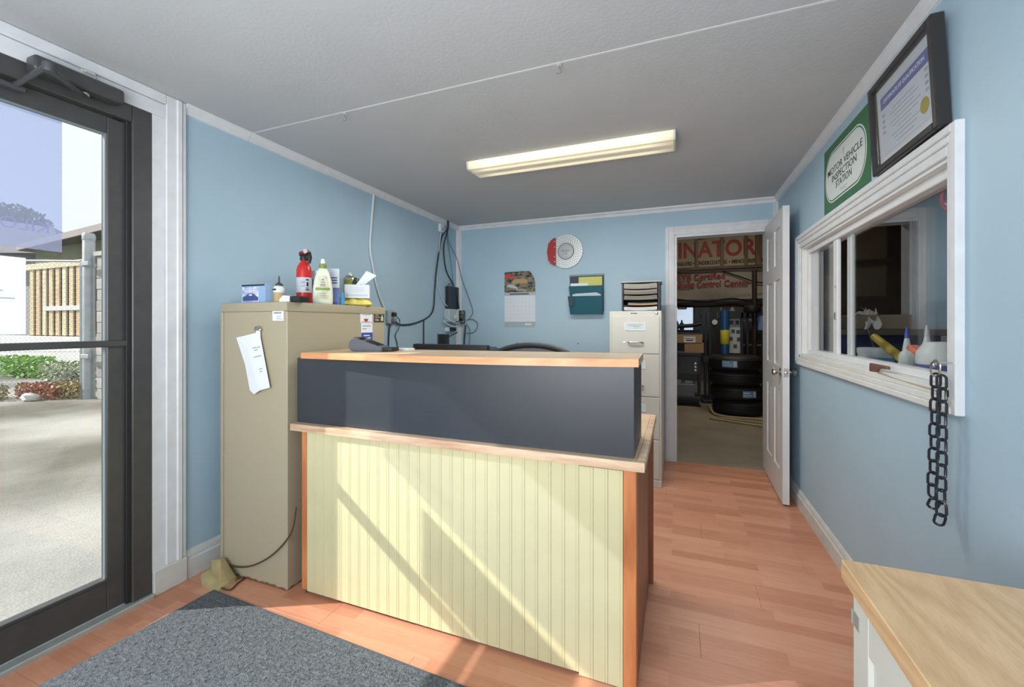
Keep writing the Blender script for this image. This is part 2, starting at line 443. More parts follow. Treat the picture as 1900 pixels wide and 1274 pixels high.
# door closer on the head of the frame
cl = thing('door_closer', 'dark bronze hydraulic door closer with folded arm over the entrance door', 'door closer', (-2.18, .95, 2.14))
mb = MB(); mb.box(-2.212, -2.148, .80, 1.072, 2.148, 2.207, .016, seg=3); part('body', mb, bronze, cl)
mb = MB(); mb.lathe([(.012, 0), (.014, .006), (.014, .014), (.008, .02)], (-2.18, .956, 2.13), 12); part('pinion', mb, chrome, cl)
mb = MB(); mb.tube([(-2.18, .956, 2.132), (-2.13, .905, 2.122), (-2.085, .85, 2.122), (-2.04, .797, 2.122)], .0125, 8, flat=.55); part('arm', mb, bronze, cl)
mb = MB(); mb.tube([(-2.04, .797, 2.134), (-2.12, .787, 2.112), (-2.205, .776, 2.088)], .0095, 8); part('forearm', mb, bronze, cl)
mb = MB(); mb.lathe([(.016, 0), (.018, .004), (.018, .03), (.012, .034)], (-2.04, .797, 2.110), 12); part('elbow', mb, darkg, cl)
mb = MB(); mb.box(-2.238, -2.198, .73, .80, 2.072, 2.088, .003); mb.lathe([(.008, 0), (.008, .012)], (-2.206, .776, 2.085), 10); part('bracket', mb, darkg, cl)

# ------------------------------------------------------------------ floor mat
mt = thing('floor_mat', 'grey speckled ribbed entrance mat lying inside the glass door', 'mat', (-1.2, .85, 0))
def carpet(name, a, b, sc):
    m = mat(name, a, .95, noise=.5, nscale=sc, bump=.8, bscale=260, col2=b)
    return m
Rm = Matrix.Translation((-2.0, 1.335, 0)) @ Matrix.Rotation(math.radians(-2.0), 4, 'Z')
mb = MB(); mb.box(0, 1.75, -1.05, 0, 0, .009, .003, Rm); part('border', mb, mat('mat_rubber_edge', (84, 90, 94), .8), mt)
mb = MB(); mb.box(.012, 1.738, -1.038, -.012, .006, .0125, .002, Rm); part('pile', mb, carpet('mat_pile', (120, 127, 133), (72, 78, 88), 130), mt)
mb = MB()
for i in range(34):
    yy = -.05-i*.029
    for j in range(24):
        x0 = .03+j*.071+(i % 2)*.035
        if x0+.05 < 1.73: mb.box(x0, x0+.052, yy-.004, yy+.004, .0115, .0145, 0, Rm)
ribs = part('rib', mb, carpet('mat_rib', (128, 134, 138), (84, 90, 98), 120), mt); ribs['kind'] = 'stuff'

# ------------------------------------------------------------------ metal cabinet by the left wall
beige = mat('beige_enamel', (174, 165, 141), .42, noise=.05, nscale=5)
def rusty():
    m = mat('beige_enamel_rusty', (174, 165, 141), .45); nt = m.node_tree; b = nt.nodes['Principled BSDF']
    g = nt.nodes.new('ShaderNodeNewGeometry'); sp = nt.nodes.new('ShaderNodeSeparateXYZ'); nt.links.new(g.outputs['Position'], sp.inputs[0])
    n = nt.nodes.new('ShaderNodeTexNoise'); n.inputs['Scale'].default_value = 45; nt.links.new(g.outputs['Position'], n.inputs['Vector'])
    ma = nt.nodes.new('ShaderNodeMath'); ma.operation = 'MULTIPLY_ADD'; ma.inputs[1].default_value = -30; ma.inputs[2].default_value = .40
    # rust only in the lowest two centimetres
    nt.links.new(sp.outputs['Z'], ma.inputs[0])
    ad = nt.nodes.new('ShaderNodeMath'); ad.operation = 'ADD'; nt.links.new(n.outputs['Fac'], ad.inputs[0]); nt.links.new(ma.outputs[0], ad.inputs[1])
    r = nt.nodes.new('ShaderNodeValToRGB'); e = r.color_ramp.elements; e[0].position = .50; e[1].position = .72
    e[0].color = (*s2l((174, 165, 141)), 1); e[1].color = (*s2l((104, 76, 52)), 1)
    nt.links.new(ad.outputs[0], r.inputs['Fac']); nt.links.new(r.outputs['Color'], b.inputs['Base Color'])
    return m
cab = thing('metal_cabinet', 'tall beige enamelled steel cabinet by the left wall, rust along its foot', 'cabinet', (-1.9, 1.8, 0))
mb = MB(); mb.box(-2.116, -1.682, 1.456, 2.156, .0, 1.296, .004); part('body', mb, rusty(), cab)
mb = MB(); mb.box(-2.121, -1.677, 1.451, 2.161, 1.294, 1.338, .006, seg=2); part('top_panel', mb, beige, cab)
mb = MB(); mb.box(-2.124, -2.106, 1.450, 1.456, 0.01, 1.293, .002); part('edge_seam', mb, beige, cab)
# papers on its sides
st = thing('cabinet_sticker', 'small white printed sticker near the top of the beige cabinet front', 'sticker', (-1.736, 1.4545, 1.276))
mb = MB(); mb.box(-1.772, -1.701, 1.4541, 1.4549, 1.25, 1.301); part('sheet', mb, paper, st)
mb = MB()
for x, w in ((-1.762, .009), (-1.751, .014), (-1.735, .007), (-1.726, .010)): mb.box(x, x+w, 1.4537, 1.4541, 1.283, 1.290)
for z, w in ((1.27, .03), (1.262, .025), (1.256, .042)): mb.box(-1.745, -1.745+w, 1.4537, 1.4541, z, z+.002)
part('print', mb, ink, st)
st = thing('service_card', 'white card with a red and blue logo on the beige cabinet side, upper one', 'card', (-1.679, 1.99, 1.25))
mb = MB(); mb.box(-1.6819, -1.6806, 1.943, 2.044, 1.243, 1.298); part('sheet', mb, paper, st)
mb = MB(); mb.lathe([(.018, 0), (.018, .0004)], (-1.6808, 1.99, 1.266), 24, 'x'); part('red_badge', mb, mat('red_print', (176, 60, 74), .6), st)
mb = MB(); mb.box(-1.6808, -1.6802, 1.965, 2.015, 1.266, 1.282); part('badge_stripe', mb, paper, st)
mb = MB()
for z in (1.289, 1.247): mb.box(-1.6808, -1.68, 1.952, 2.03, z, z+.003)
part('print', mb, ink, st)
st = thing('service_card', 'white card with a blue lower band on the beige cabinet side, behind the card terminal', 'card', (-1.679, 1.99, 1.14))
mb = MB(); mb.box(-1.6822, -1.6809, 1.95, 2.046, 1.082, 1.241); part('sheet', mb, paper, st)
mb = MB(); mb.box(-1.6809, -1.6804, 1.95, 2.046, 1.082, 1.186); part('blue_band', mb, mat('blue_print', (66, 84, 170), .6), st)
mb = MB()
for z, y1 in ((1.166, 2.02), (1.152, 2.03)): mb.box(-1.6805, -1.68, 1.97, y1, z, z+.006)
part('print', mb, paper, st)
mb = MB()
for z, y1 in ((1.222, 2.03), (1.206, 1.995)): mb.box(-1.6809, -1.6805, 1.96, y1, z, z+.004)
part('small_print', mb, ink, st)
st = thing('maker_plate', 'small black plate with a pale figure on the beige cabinet side', 'plate', (-1.679, 2.105, 1.27))
mb = MB(); mb.box(-1.6819, -1.680, 2.06, 2.152, 1.246, 1.30, .0005); part('plate', mb, mat('plate_black', (52, 46, 40), .5), st)
mb = MB(); mb.lathe([(.011, -.018), (.012, .004), (.006, .01), (.006, .018)], (-1.6799, 2.132, 1.272), 8, M=Matrix.Scale(.05, 4, (1, 0, 0)))
for z, y0, y1 in ((1.287, 2.07, 2.10), (1.275, 2.066, 2.112), (1.262, 2.066, 2.10), (1.255, 2.07, 2.105)): mb.box(-1.6802, -1.6796, y0, y1, z, z+.004)
part('print', mb, mat('pale_print', (200, 190, 160), .6), st)
# folded sheet hanging from a magnet clip
nt_ = thing('hanging_note', 'creased white folded paper hanging askew from a clip on the beige cabinet', 'paper', (-1.87, 1.45, 1.2))
mb = MB()
P_ = lambda x, z, d: V((x, 1.4525-d, z))
front = [P_(-2.008, 1.168, .004), P_(-1.872, 1.192, .006), P_(-1.868, 1.206, .006), P_(-1.842, 1.206, .006), P_(-1.838, 1.17, .008), P_(-1.772, .938, .012), P_(-1.833, .922, .016), P_(-1.878, .90, .01), P_(-1.912, .917, .006), P_(-1.945, 1.04, .006)]
crease = [P_(-1.93, 1.12, .016), P_(-1.90, 1.02, .02), P_(-1.835, .93, .018)]
def poly(mb, pts, t=.0006):
    mb.prism(pts, (0, t, 0))
poly(mb, [front[0], front[1], front[2], front[3], front[4], P_(-1.92, 1.12, .009)])
mb2 = [front[4], front[5], front[6], P_(-1.885, 1.02, .013), P_(-1.92, 1.12, .009)]
poly(mb, mb2)
poly(mb, [P_(-1.92, 1.12, .009), P_(-1.885, 1.02, .013), front[6], front[7], front[8], front[9], front[0]])
part('sheet', mb, paper, nt_)
mb = MB()
for x, z, w in ((-1.884, 1.118, .024), (-1.855, 1.122, .02), (-1.872, 1.108, .022), (-1.876, 1.075, .024), (-1.848, 1.080, .02), (-1.838, 1.02, .018), (-1.836, 1.008, .016)):
    mb.box(0, w, 1.4385, 1.4390, 0, .0028, 0, Matrix.Translation((x, 0, z)) @ Matrix.Rotation(-.22, 4, 'Y'))
part('print', mb, ink, nt_)
mb = MB(); mb.box(-1.878, -1.836, 1.440, 1.4545, 1.203, 1.213, .003); mb.tube([(-1.876, 1.443, 1.213), (-1.868, 1.443, 1.222), (-1.846, 1.443, 1.222), (-1.838, 1.443, 1.213)], .0025, 6); part('clip', mb, chrome, nt_)

# ---- things on top of the cabinet
ZT = 1.338
o = thing('picture_box', 'small box printed with a blue car photo, leftmost on the beige cabinet', 'box', (-1.975, 1.53, ZT))
mb = MB(); mb.box(-2.058, -1.892, 1.512, 1.545, ZT, 1.434, .001); part('carton', mb, mat('box_light_blue', (150, 182, 222), .5), o)
mb = MB(); mb.box(-2.055, -1.895, 1.5112, 1.5118, 1.424, 1.432); part('title_band', mb, inkd, o)
mb = MB(); mb.box(-2.05, -1.935, 1.5110, 1.5118, 1.345, 1.42); part('picture', mb, mat('picture_sky', (128, 148, 196), .5, noise=.5, nscale=40, col2=(226, 232, 244)), o)
mb = MB(); mb.prism([(-2.046, 1.511, 1.35), (-1.94, 1.511, 1.352), (-1.937, 1.511, 1.366), (-1.955, 1.511, 1.376), (-1.975, 1.511, 1.388), (-2.005, 1.511, 1.388), (-2.024, 1.511, 1.376), (-2.048, 1.511, 1.37)], (0, -.0006, 0)); part('car_picture', mb, mat('car_print_blue', (74, 92, 158), .4, noise=.4, nscale=90), o)
mb = MB(); mb.box(-2.035, -1.95, 1.5099, 1.5104, 1.400, 1.404); mb.box(-2.04, -1.96, 1.5099, 1.5104, 1.410, 1.414); mb.box(-2.002, -1.98, 1.5098, 1.5104, 1.376, 1.384); part('print', mb, mat('pale_blue_print', (214, 224, 240), .5), o)

o = thing('sealant_bottle', 'small tan bottle with white shoulder, black cap and thin nozzle beside the picture box', 'bottle', (-1.822, 1.525, ZT))
mb = MB(); mb.lathe([(.021, 0), (.022, .004), (.022, .05)], (-1.822, 1.53, ZT), 20); part('sleeve', mb, mat('tan_label', (190, 164, 118), .6), o)
mb = MB(); mb.lathe([(.023, 0), (.026, .012), (.024, .024), (.016, .034)], (-1.822, 1.53, ZT+.05), 20); part('shoulder', mb, mat('cream_plastic', (222, 226, 222), .4), o)
mb = MB(); mb.box(-1.832, -1.812, 1.5035, 1.5065, ZT+.06, ZT+.068); part('mark', mb, inkd, o)
mb = MB(); mb.lathe([(.017, 0), (.018, .006), (.012, .012), (.005, .016), (.0035, .045), (.001, .05)], (-1.82, 1.53, ZT+.083), 16); part('nozzle', mb, darkg, o)
mb = MB(); mb.box(-1.838, -1.765, 1.60, 1.66, ZT, ZT+.022, .003); mb.box(-1.832, -1.80, 1.605, 1.655, ZT+.022, ZT+.034, .003)
solo('tape_case', mb, mat('slate_plastic', (88, 98, 104), .5), 'low dark grey case lying behind the tan bottle', 'case', (-1.80, 1.63, ZT))
o = thing('card_holder', 'open white and black card box at the front corner of the cabinet top', 'box', (-1.70, 1.49, ZT))
Rw = Matrix.Translation((-1.688, 1.50, ZT)) @ Matrix.Rotation(.15, 4, 'Z')
mb = MB(); mb.prism([Rw @ V(p) for p in ((-.055, -.03, 0), (0.0, -.03, 0), (0.0, -.03, .028), (-.036, -.03, .03), (-.055, -.03, .012))], Rw.to_3x3() @ V((0, .07, 0))); part('box', mb, mat('carton_white', (220, 228, 226), .6), o)
mb = MB(); mb.box(.0005, .05, -.028, .04, 0, .026, .002, Rw); part('side', mb, mat('carton_black', (22, 24, 28), .5), o)

o = thing('fire_extinguisher', 'small red fire extinguisher with black valve on the beige cabinet', 'fire extinguisher', (-1.842, 1.70, ZT))
ec = (-1.842, 1.70, ZT)
redp = mat('extinguisher_red', (202, 44, 40), .3)
mb = MB(); mb.lathe([(.034, 0), (.0375, .008), (.0375, .175), (.034, .197), (.024, .216), (.016, .226), (.015, .24)], ec, 28); part('cylinder', mb, redp, o)
mb = MB(); mb.lathe([(.0379, .062), (.0382, .063), (.0382, .140), (.0379, .141)], ec, 28); part('label', mb, mat('silver_label', (196, 202, 212), .45), o)
mb = MB()
for t, h, w, z in ((-.30, .022, .010, .105), (-.32, .007, .014, .128), (-.32, .006, .018, .076), (-.32, .004, .014, .085), (-.9, .002, .02, .118), (-.9, .002, .016, .11), (-.9, .002, .02, .095)):
    a = t; mb.box(-.0005, .0006, -w/2, w/2, -h/2, h/2, 0, Matrix.Translation((ec[0]+.0382*math.cos(a), ec[1]+.0382*math.sin(a), ZT+z)) @ Matrix.Rotation(a, 4, 'Z'))
part('print', mb, inkd, o)
mb = MB(); mb.lathe([(.019, 0), (.021, .01), (.017, .026)], (ec[0], ec[1], ZT+.232), 16); mb.box(ec[0]-.03, ec[0]+.022, ec[1]-.014, ec[1]+.014, ZT+.252, ZT+.282, .009); mb.tube([(ec[0]+.01, ec[1], ZT+.275), (ec[0]+.034, ec[1], ZT+.27), (ec[0]+.042, ec[1], ZT+.245), (ec[0]+.036, ec[1], ZT+.215)], [.011, .011, .010, .007], 8); part('valve', mb, blackp, o)
mb = MB(); mb.tube([(ec[0]-.012, ec[1]-.016, ZT+.268), (ec[0]+.02, ec[1]-.016, ZT+.272), (ec[0]+.046, ec[1]-.016, ZT+.278)], .008, 8); part('lever', mb, mat('dull_red_plastic', (120, 44, 48), .5), o)
mb = MB(); mb.lathe([(.012, 0), (.012, .006)], (ec[0]+.036, ec[1]-.022, ZT+.276), 14, 'y'); part('gauge', mb, mat('gauge_face', (216, 196, 196), .4), o)

o = thing('lotion_bottle', 'cream plastic lotion bottle with green collar and white nozzle', 'bottle', (-1.735, 1.722, ZT))
lc = V((-1.735, 1.722, ZT)); Sc = Matrix.Rotation(.78, 4, 'Z') @ Matrix.Scale(.62, 4, (0, 1, 0))
mb = MB(); mb.lathe([(.044, 0), (.048, .006), (.049, .04), (.047, .09), (.041, .13), (.031, .165), (.02, .186), (.016, .192)], lc, 28, M=Sc); part('body', mb, mat('lotion_cream', (232, 236, 216), .35), o)
mb = MB(); mb.lathe([(.018, 0), (.019, .006), (.017, .024)], lc+V((0, 0, .188)), 18); part('collar', mb, mat('olive_green', (128, 150, 78), .4), o)
mb = MB(); mb.lathe([(.011, 0), (.011, .016), (.007, .026)], lc+V((0, 0, .212)), 14); part('nozzle', mb, mat('nozzle_white', (236, 240, 242), .35), o)
def labelpatch(mb, z0, z1, ha, rr, off=.0012):
    """curved patch on the bottle front"""
    n = 10
    def f(i, j):
        t = -PI/2-ha+2*ha*i; z = z0+(z1-z0)*j
        r = rr(z)+off
        return lc+Sc @ V((r*math.cos(t), r*math.sin(t), z))
    mb.grid(f, n, 6)
def brad(z):
    pr_ = [(.049, .04), (.047, .09), (.041, .13), (.031, .165), (.02, .186)]
    if z <= .04: return .0488
    for i in range(4):
        if pr_[i][1] <= z <= pr_[i+1][1]:
            t = (z-pr_[i][1])/(pr_[i+1][1]-pr_[i][1]); return pr_[i][0]+(pr_[i+1][0]-pr_[i][0])*t
    return .02
mb = MB(); labelpatch(mb, .024, .148, .62, brad, .0008); part('label', mb, mat('label_beige', (206, 203, 176), .5, noise=.12, nscale=60, col2=(222, 224, 202)), o)
mb = MB(); labelpatch(mb, .072, .086, .78, brad, .0014); part('label_band', mb, mat('label_green', (132, 160, 84), .5), o)
mb = MB()
for z0, z1, h in ((.124, .130, .10), (.112, .115, .25), (.100, .104, .28), (.092, .095, .3), (.056, .058, .34), (.045, .047, .3), (.036, .038, .25)): labelpatch(mb, z0, z1, h, brad, .0018)
part('print', mb, mat('label_ink', (110, 106, 84), .6), o)

o = thing('cream_tube', 'white and blue squeeze tube standing on its cap behind the lotion bottle', 'tube', (-1.755, 1.815, ZT))
def tube_fn(cx, cy, z0, h, w, d, rot):
    R_ = Matrix.Rotation(rot, 4, 'Z')
    def f(i, j):
        t = 2*PI*i; dd = d*(1-j)+.002*j
        return V((cx, cy, z0+h*j))+R_ @ V((w*math.cos(t), dd*math.sin(t), 0))
    return f
mb = MB(); mb.grid(tube_fn(-1.755, 1.815, ZT+.095, .105, .031, .008, .7), 20, 4); part('body', mb, mat('tube_white', (214, 224, 236), .35), o)
mb = MB(); mb.grid(tube_fn(-1.755, 1.815, ZT+.016, .079, .030, .018, .7), 20, 4); part('lower_print', mb, mat('tube_blue', (112, 124, 190), .4), o)
mb = MB(); mb.lathe([(.019, 0), (.020, .018)], (-1.755, 1.815, ZT), 18); part('cap', mb, mat('cap_blue', (96, 104, 170), .4), o)
mb = MB()
for z in (.118, .132, .146): mb.box(-.02, .02, -.0115, -.0105, ZT+z, ZT+z+.006, 0, Matrix.Translation((-1.755, 1.815, 0)) @ Matrix.Rotation(.7, 4, 'Z'))
part('print', mb, mat('navy_print', (60, 78, 140), .5), o)

o = thing('tissue_pack', 'pale lilac soft pack standing between extinguisher and lotion bottle', 'pack', (-1.86, 1.79, ZT))
mb = MB(); mb.box(-1.90, -1.83, 1.765, 1.83, ZT, 1.53, .012, seg=2); part('pack', mb, mat('lilac_pack', (188, 196, 222), .4, noise=.2, nscale=30, col2=(214, 222, 236)), o)
mb = MB(); mb.box(-1.875, -1.845, 1.7635, 1.765, 1.43, 1.48); part('print', mb, ink, o)
mb = MB(); mb.lathe([(.058, 0), (.062, .003), (.078, .185), (.080, .19), (.079, .19), (.076, .184), (.060, .006)], (-2.0, 2.06, ZT), 28)
solo('clear_tub', mb, film_mat('clear_plastic', (.93, .95, .98), (.8, .84, .9), .22), 'empty clear plastic tub behind the green spray can', 'tub', (-2.0, 2.06, ZT))
mb = MB(); mb.lathe([(.012, 0), (.013, .03), (.009, .04), (.009, .06), (.004, .075)], (-1.735, 1.86, ZT), 14); mb.box(-1.747, -1.723, 1.848, 1.872, ZT+.028, ZT+.04, .003)
solo('eye_drop_bottle', mb, mat('clear_blue', (84, 160, 210), .25), 'tiny bright blue bottle beside the squeeze tube', 'bottle', (-1.735, 1.86, ZT))
o = thing('spray_can', 'olive green aerosol can with white cap behind the tissue box', 'can', (-1.90, 2.10, ZT))
mb = MB(); mb.lathe([(.033, 0), (.0345, .003), (.0345, .178), (.030, .188), (.024, .195)], (-1.90, 2.10, ZT), 24); part('can', mb, mat('can_green', (138, 146, 42), .35, metal=.2), o)
mb = MB(); mb.lathe([(.0345, .170), (.036, .172), (.036, .176), (.029, .190), (.021, .196), (.02, .202)], (-1.90, 2.10, ZT), 24); part('rim', mb, chrome, o)
mb = MB(); mb.lathe([(.009, 0), (.009, .014), (.007, .016)], (-1.90, 2.10, ZT+.20), 12); part('button', mb, white, o)
mb = MB(); mb.lathe([(.03, 0), (.031, .16), (.024, .178), (.012, .185)], (-1.875, 2.118, ZT), 20)
solo('dark_can', mb, mat('can_dark_green', (38, 58, 36), .4), 'dark green can half hidden behind the olive spray can', 'can', (-1.875, 2.118, ZT))
RB = Matrix.Translation((-1.752, 2.0, 0)) @ Matrix.Rotation(math.radians(38), 4, 'Z')
o = thing('wipes_pack', 'crumpled yellow plastic pack under the tissue box', 'pack', (-1.752, 2.0, ZT))
def pillow(z0, lx, ly, h):
    def f(i, j):
        u = i*2-1; v = j*2-1
        e = max(0, (1-abs(u)**3))*max(0, (1-abs(v)**3))
        return RB @ V((lx*u*(1-.06*math.cos(6*v)), ly*v+.004*math.sin(9*u), z0+h*e**.55+.004*math.sin(7*u+5*v)*e))
    return f
mb = MB(); mb.grid(pillow(ZT+.012, .082, .055, .034), 16, 14); mb.grid(lambda i, j: RB @ V((.082*(i*2-1), .055*(j*2-1), ZT+.001+.011*max(abs(i*2-1), abs(j*2-1))**6)), 16, 14)
part('pack', mb, mat('yellow_plastic', (228, 200, 44), .35, noise=.25, nscale=30, col2=(240, 226, 140)), o)
o = thing('tissue_box', 'white tissue box with one tissue pulled up, on the yellow pack', 'tissue box', (-1.752, 2.0, ZT+.046))
mb = MB(); mb.box(-.068, .068, -.046, .052, ZT+.047, ZT+.125, .002, RB); part('box', mb, paper, o)
mb = MB(); mb.box(-.06, .06, -.0466, -.046, ZT+.058, ZT+.068, 0, RB)
for z in (.085, .095, .105): mb.box(-.04, .04, -.0466, -.046, ZT+z, ZT+z+.003, 0, RB)
part('print', mb, mat('pale_print_blue', (205, 216, 226), .6), o)
mb = MB(); mb.grid(lambda i, j: RB @ V((-.012+.045*i+.062*j+.012*i*j, .008+.012*math.sin(5*i)*(1-j), ZT+.124+.088*j-.026*i*j)), 6, 8, .0008)
part('tissue', mb, mat('tissue_white', (240, 244, 246), .9), o)

# ------------------------------------------------------------------ reception counter
cream = mat('cream_paint', (212, 207, 166), .5, noise=.05, nscale=8)
orange = wood('orange_stained_wood', (206, 134, 82), (178, 104, 60), 'z', 1.0)
brownp = wood('brown_side_panel', (150, 100, 72), (128, 82, 58), 'z', 1.0)
oak = wood('oak_edge', (224, 196, 166), (188, 150, 120), 'x', 1.6, rings=9)
topm = wood('counter_top_laminate', (226, 196, 158), (208, 176, 140), 'x', .6, .3, 8)
topedge = wood('counter_edge', (232, 172, 126), (214, 146, 100), 'x', 1.2)
blacklam = mat('black_laminate', (50, 56, 64), .40, noise=.12, nscale=5)
ct = thing('reception_counter', 'reception counter with cream beadboard front, black riser and wooden top', 'counter', (-.88, 1.6, 0))
n = 28; x0, x1 = -1.582, -.172; pw = (x1-x0)/n; pmesh = None
for i in range(n):
    a = x0+i*pw
    if pmesh is None:
        mb = MB(); mb.prism([(.0003, 0, 0), (.0003, -.0062, 0), (.0012, -.0075, 0), (pw-.0105, -.0075, 0), (pw-.0096, -.0062, 0), (pw-.0088, -.0062, 0), (pw-.0079, -.0075, 0), (pw-.0012, -.0075, 0), (pw-.0003, -.0062, 0), (pw-.0003, 0, 0)], (0, 0, .733))
        pmesh = mb.mesh('plank', cream, None, False)
    o = bpy.data.objects.new('plank', pmesh); C.objects.link(o); o.parent = ct
    o.location = V((a, 1.483, .014 - (.01 if i >= n-3 else 0)))-V((-.88, 1.6, 0))
mb = MB(); mb.box(x0, x1, 1.483, 1.497, .012, .747); part('backing_board', mb, mat('raw_board', (120, 96, 70), .8), ct)
mb = MB(); mb.box(-1.612, -1.583, 1.474, 2.10, .018, .747, .002); part('side_panel', mb, orange, ct)
mb = MB(); mb.box(-1.598, -1.588, 1.482, 1.49, 0, .018); mb.box(-.165, -.14, 1.5, 1.6, 0, .012); mb.box(-1.5, -.3, 1.55, 1.58, 0, .04); part('foot', mb, darkg, ct)
mb = MB(); mb.box(-.171, -.128, 1.474, 1.52, .004, .747, .002); part('corner_post', mb, orange, ct)
mb = MB(); mb.box(-.146, -.128, 1.521, 2.12, .004, .747, .001); part('side_panel', mb, brownp, ct)
mb = MB(); mb.box(-.150, -.108, 2.122, 2.160, .0, .747, .002); part('rear_post', mb, brownp, ct)
mb = MB(); mb.box(-1.660, -.100, 1.452, 1.478, .746, .778, .003, seg=2); mb.box(-.126, -.100, 1.4785, 2.26, .746, .778, .003, seg=2); part('edge_strip', mb, oak, ct)
mb = MB(); mb.box(-1.660, -.1265, 1.4785, 2.262, .748, .777); part('desk_surface', mb, topm, ct)
mb = MB(); mb.prism([(-1.658, 1.492, .777), (-.138, 1.492, .777), (-.138, 1.492, 1.0876), (-1.612, 1.492, 1.0762), (-1.658, 1.492, 1.0762)], (0, .018, 0)); part('front_panel', mb, blacklam, ct, 'black laminate riser front')
mb = MB(); mb.box(-.156, -.138, 1.5105, 1.807,   .777, 1.0875, .001); part('end_panel', mb, blacklam, ct, 'black laminate riser end')
mb = MB(); mb.box(-1.658, -1.64, 1.5105, 1.807, .777, 1.074, .001); part('end_panel', mb, blacklam, ct, 'black laminate riser end')
# bowed top, tipped slightly up to the right
fe = [(-1.612, 1.470), (-1.36, 1.452), (-1.1, 1.434), (-.9, 1.424), (-.7, 1.423), (-.5, 1.430), (-.3, 1.452), (-.122, 1.482)]
zt = lambda x: 1.0765+(x+1.612)*.008
def top_slab(mb, pts, dz0, dz1):
    lo = [mb.b.verts.new((x, y, zt(x)+dz0)) for x, y in pts]; hi = [mb.b.verts.new((x, y, zt(x)+dz1)) for x, y in pts]
    k = len(pts); mb.b.faces.new(lo[::-1]); mb.b.faces.new(hi)
    for i in range(k): mb.b.faces.new((lo[i], lo[(i+1) % k], hi[(i+1) % k], hi[i]))
inner = [(x, y+.012) for x, y in fe]
mb = MB(); top_slab(mb, inner+[(-.13, 1.80), (-1.612, 1.82)], 0, .027); part('top', mb, topm, ct)
mb = MB(); top_slab(mb, fe+[(x, y+.0115) for x, y in fe][::-1], 0, .0265); part('top_edge', mb, topedge, ct)
# payment terminal
o = thing('payment_terminal', 'grey card payment terminal lying on the left end of the counter top', 'payment terminal', (-1.35, 1.65, zt(-1.35)+.0272))
zb = zt(-1.35)+.0272
Rt = Matrix.Translation((-1.352, 1.65, zb)) @ Matrix.Rotation(.12, 4, 'Z')
prof = [(-.105, .010), (-.108, .03), (-.10, .05), (-.085, .060), (-.06, .0605), (-.02, .047), (.04, .028), (.072, .020), (.074, .004), (.06, 0), (-.085, 0)]
mb = MB(); mb.prism([Rt @ V((x, -.042, z)) for x, z in prof], Rt.to_3x3() @ V((0, .084, 0)))
bmesh.ops.bevel(mb.b, geom=mb.b.edges[:], offset=.004, segments=2, affect='EDGES'); part('housing', mb, mat('terminal_grey', (98, 100, 108), .4), o)
mb = MB(); mb.box(.05, .118, -.036, .036, .001, .019, .005, Rt, 2); part('base', mb, blackp, o)
ma_ = Rt @ Matrix.Translation((.006, 0, .0395)) @ Matrix.Rotation(math.radians(17.5), 4, 'Y')
mb = MB()
for i in range(4):
    for j in range(3): mb.box(-.03+i*.018, -.017+i*.018, -.026+j*.019, -.012+j*.019, -.001, .003, .001, ma_)
part('keypad', mb, blackp, o)
mb = MB(); mb.box(-.085, -.045, -.03, .03, -.001, .0015, 0, Rt @ Matrix.Translation((.0, 0, .0605)) @ Matrix.Rotation(.05, 4, 'Y')); part('screen', mb, blackp, o)
mb = MB(); mb.box(-1.33, -1.22, 1.742, 1.80, zt(-1.3)+.0275, zt(-1.3)+.036, .001)
solo('note_pad', mb, paper, 'small white pad behind the payment terminal', 'pad', (-1.275, 1.77, zt(-1.3)+.0275))

# ------------------------------------------------------------------ behind the counter: monitor, printer, chair
o = thing('monitor', 'black computer monitor behind the counter, only its top edge showing', 'monitor', (-1.25, 2.22, .777))
mb = MB(); mb.box(-1.515, -1.005, 2.20, 2.245, .83, 1.115, .008, Matrix.Translation((-1.26, 2.2, 0)) @ Matrix.Rotation(-.05, 4, 'Z') @ Matrix.Translation((1.26, -2.2, 0)), 2); part('casing', mb, blackp, o)
mb = MB(); mb.box(-1.49, -1.03, 2.243, 2.2465, .85, 1.10); part('screen', mb, mat('screen_black', (14, 15, 18), .15), o)
mb = MB(); mb.box(-1.30, -1.22, 2.15, 2.20, .79, 1.0, .006); part('neck', mb, blackp, o)
mb = MB(); mb.box(-1.38, -1.14, 2.10, 2.255, .7775, .79, .004); part('base', mb, blackp, o)
dk = thing('side_desk', 'plain desk against the back wall behind the counter', 'desk', (-1.5, 3.6, 0))
mb = MB(); mb.box(-2.2, -1.0, 3.25, 4.06, .70, .73, .003); part('top', mb, topm, dk)
for px, py in ((-2.16, 3.3), (-1.05, 3.3), (-2.16, 4.0), (-1.05, 4.0)):
    mb = MB(); mb.box(px-.02, px+.02, py-.02, py+.02, 0, .70, .002); part('leg', mb, darkg, dk)
o = thing('printer', 'dark grey printer with open paper tray on the side desk', 'printer', (-1.75, 3.55, .73))
mb = MB(); mb.box(-1.95, -1.585, 3.35, 3.75, .7305, 1.0, .012, seg=2); part('housing', mb, mat('printer_grey', (60, 66, 72), .5), o)
mb = MB(); mb.box(-1.93, -1.60, 3.38, 3.72, 1.001, 1.022, .006); part('lid', mb, blackp, o)
mb = MB(); mb.prism([(-1.60, 3.40, .98), (-1.485, 3.40, .945), (-1.485, 3.40, .965), (-1.60, 3.40, 1.0)], (0, .28, 0)); mb.prism([(-1.60, 3.43, 1.01), (-1.53, 3.43, 1.005), (-1.53, 3.43, 1.013), (-1.60, 3.43, 1.021)], (0, .22, 0)); pt = part('paper_tray', mb, mat('tray_grey', (74, 84, 90), .5), o); pt['kind'] = 'stuff'
mb = MB(); mb.box(-1.66, -1.63, 3.3475, 3.35, .96, .985); part('button', mb, mat('button_grey', (170, 176, 178), .5), o)
o = thing('router', 'small black router box with one upright antenna beyond the monitor', 'router', (-2.03, 3.47, .73))
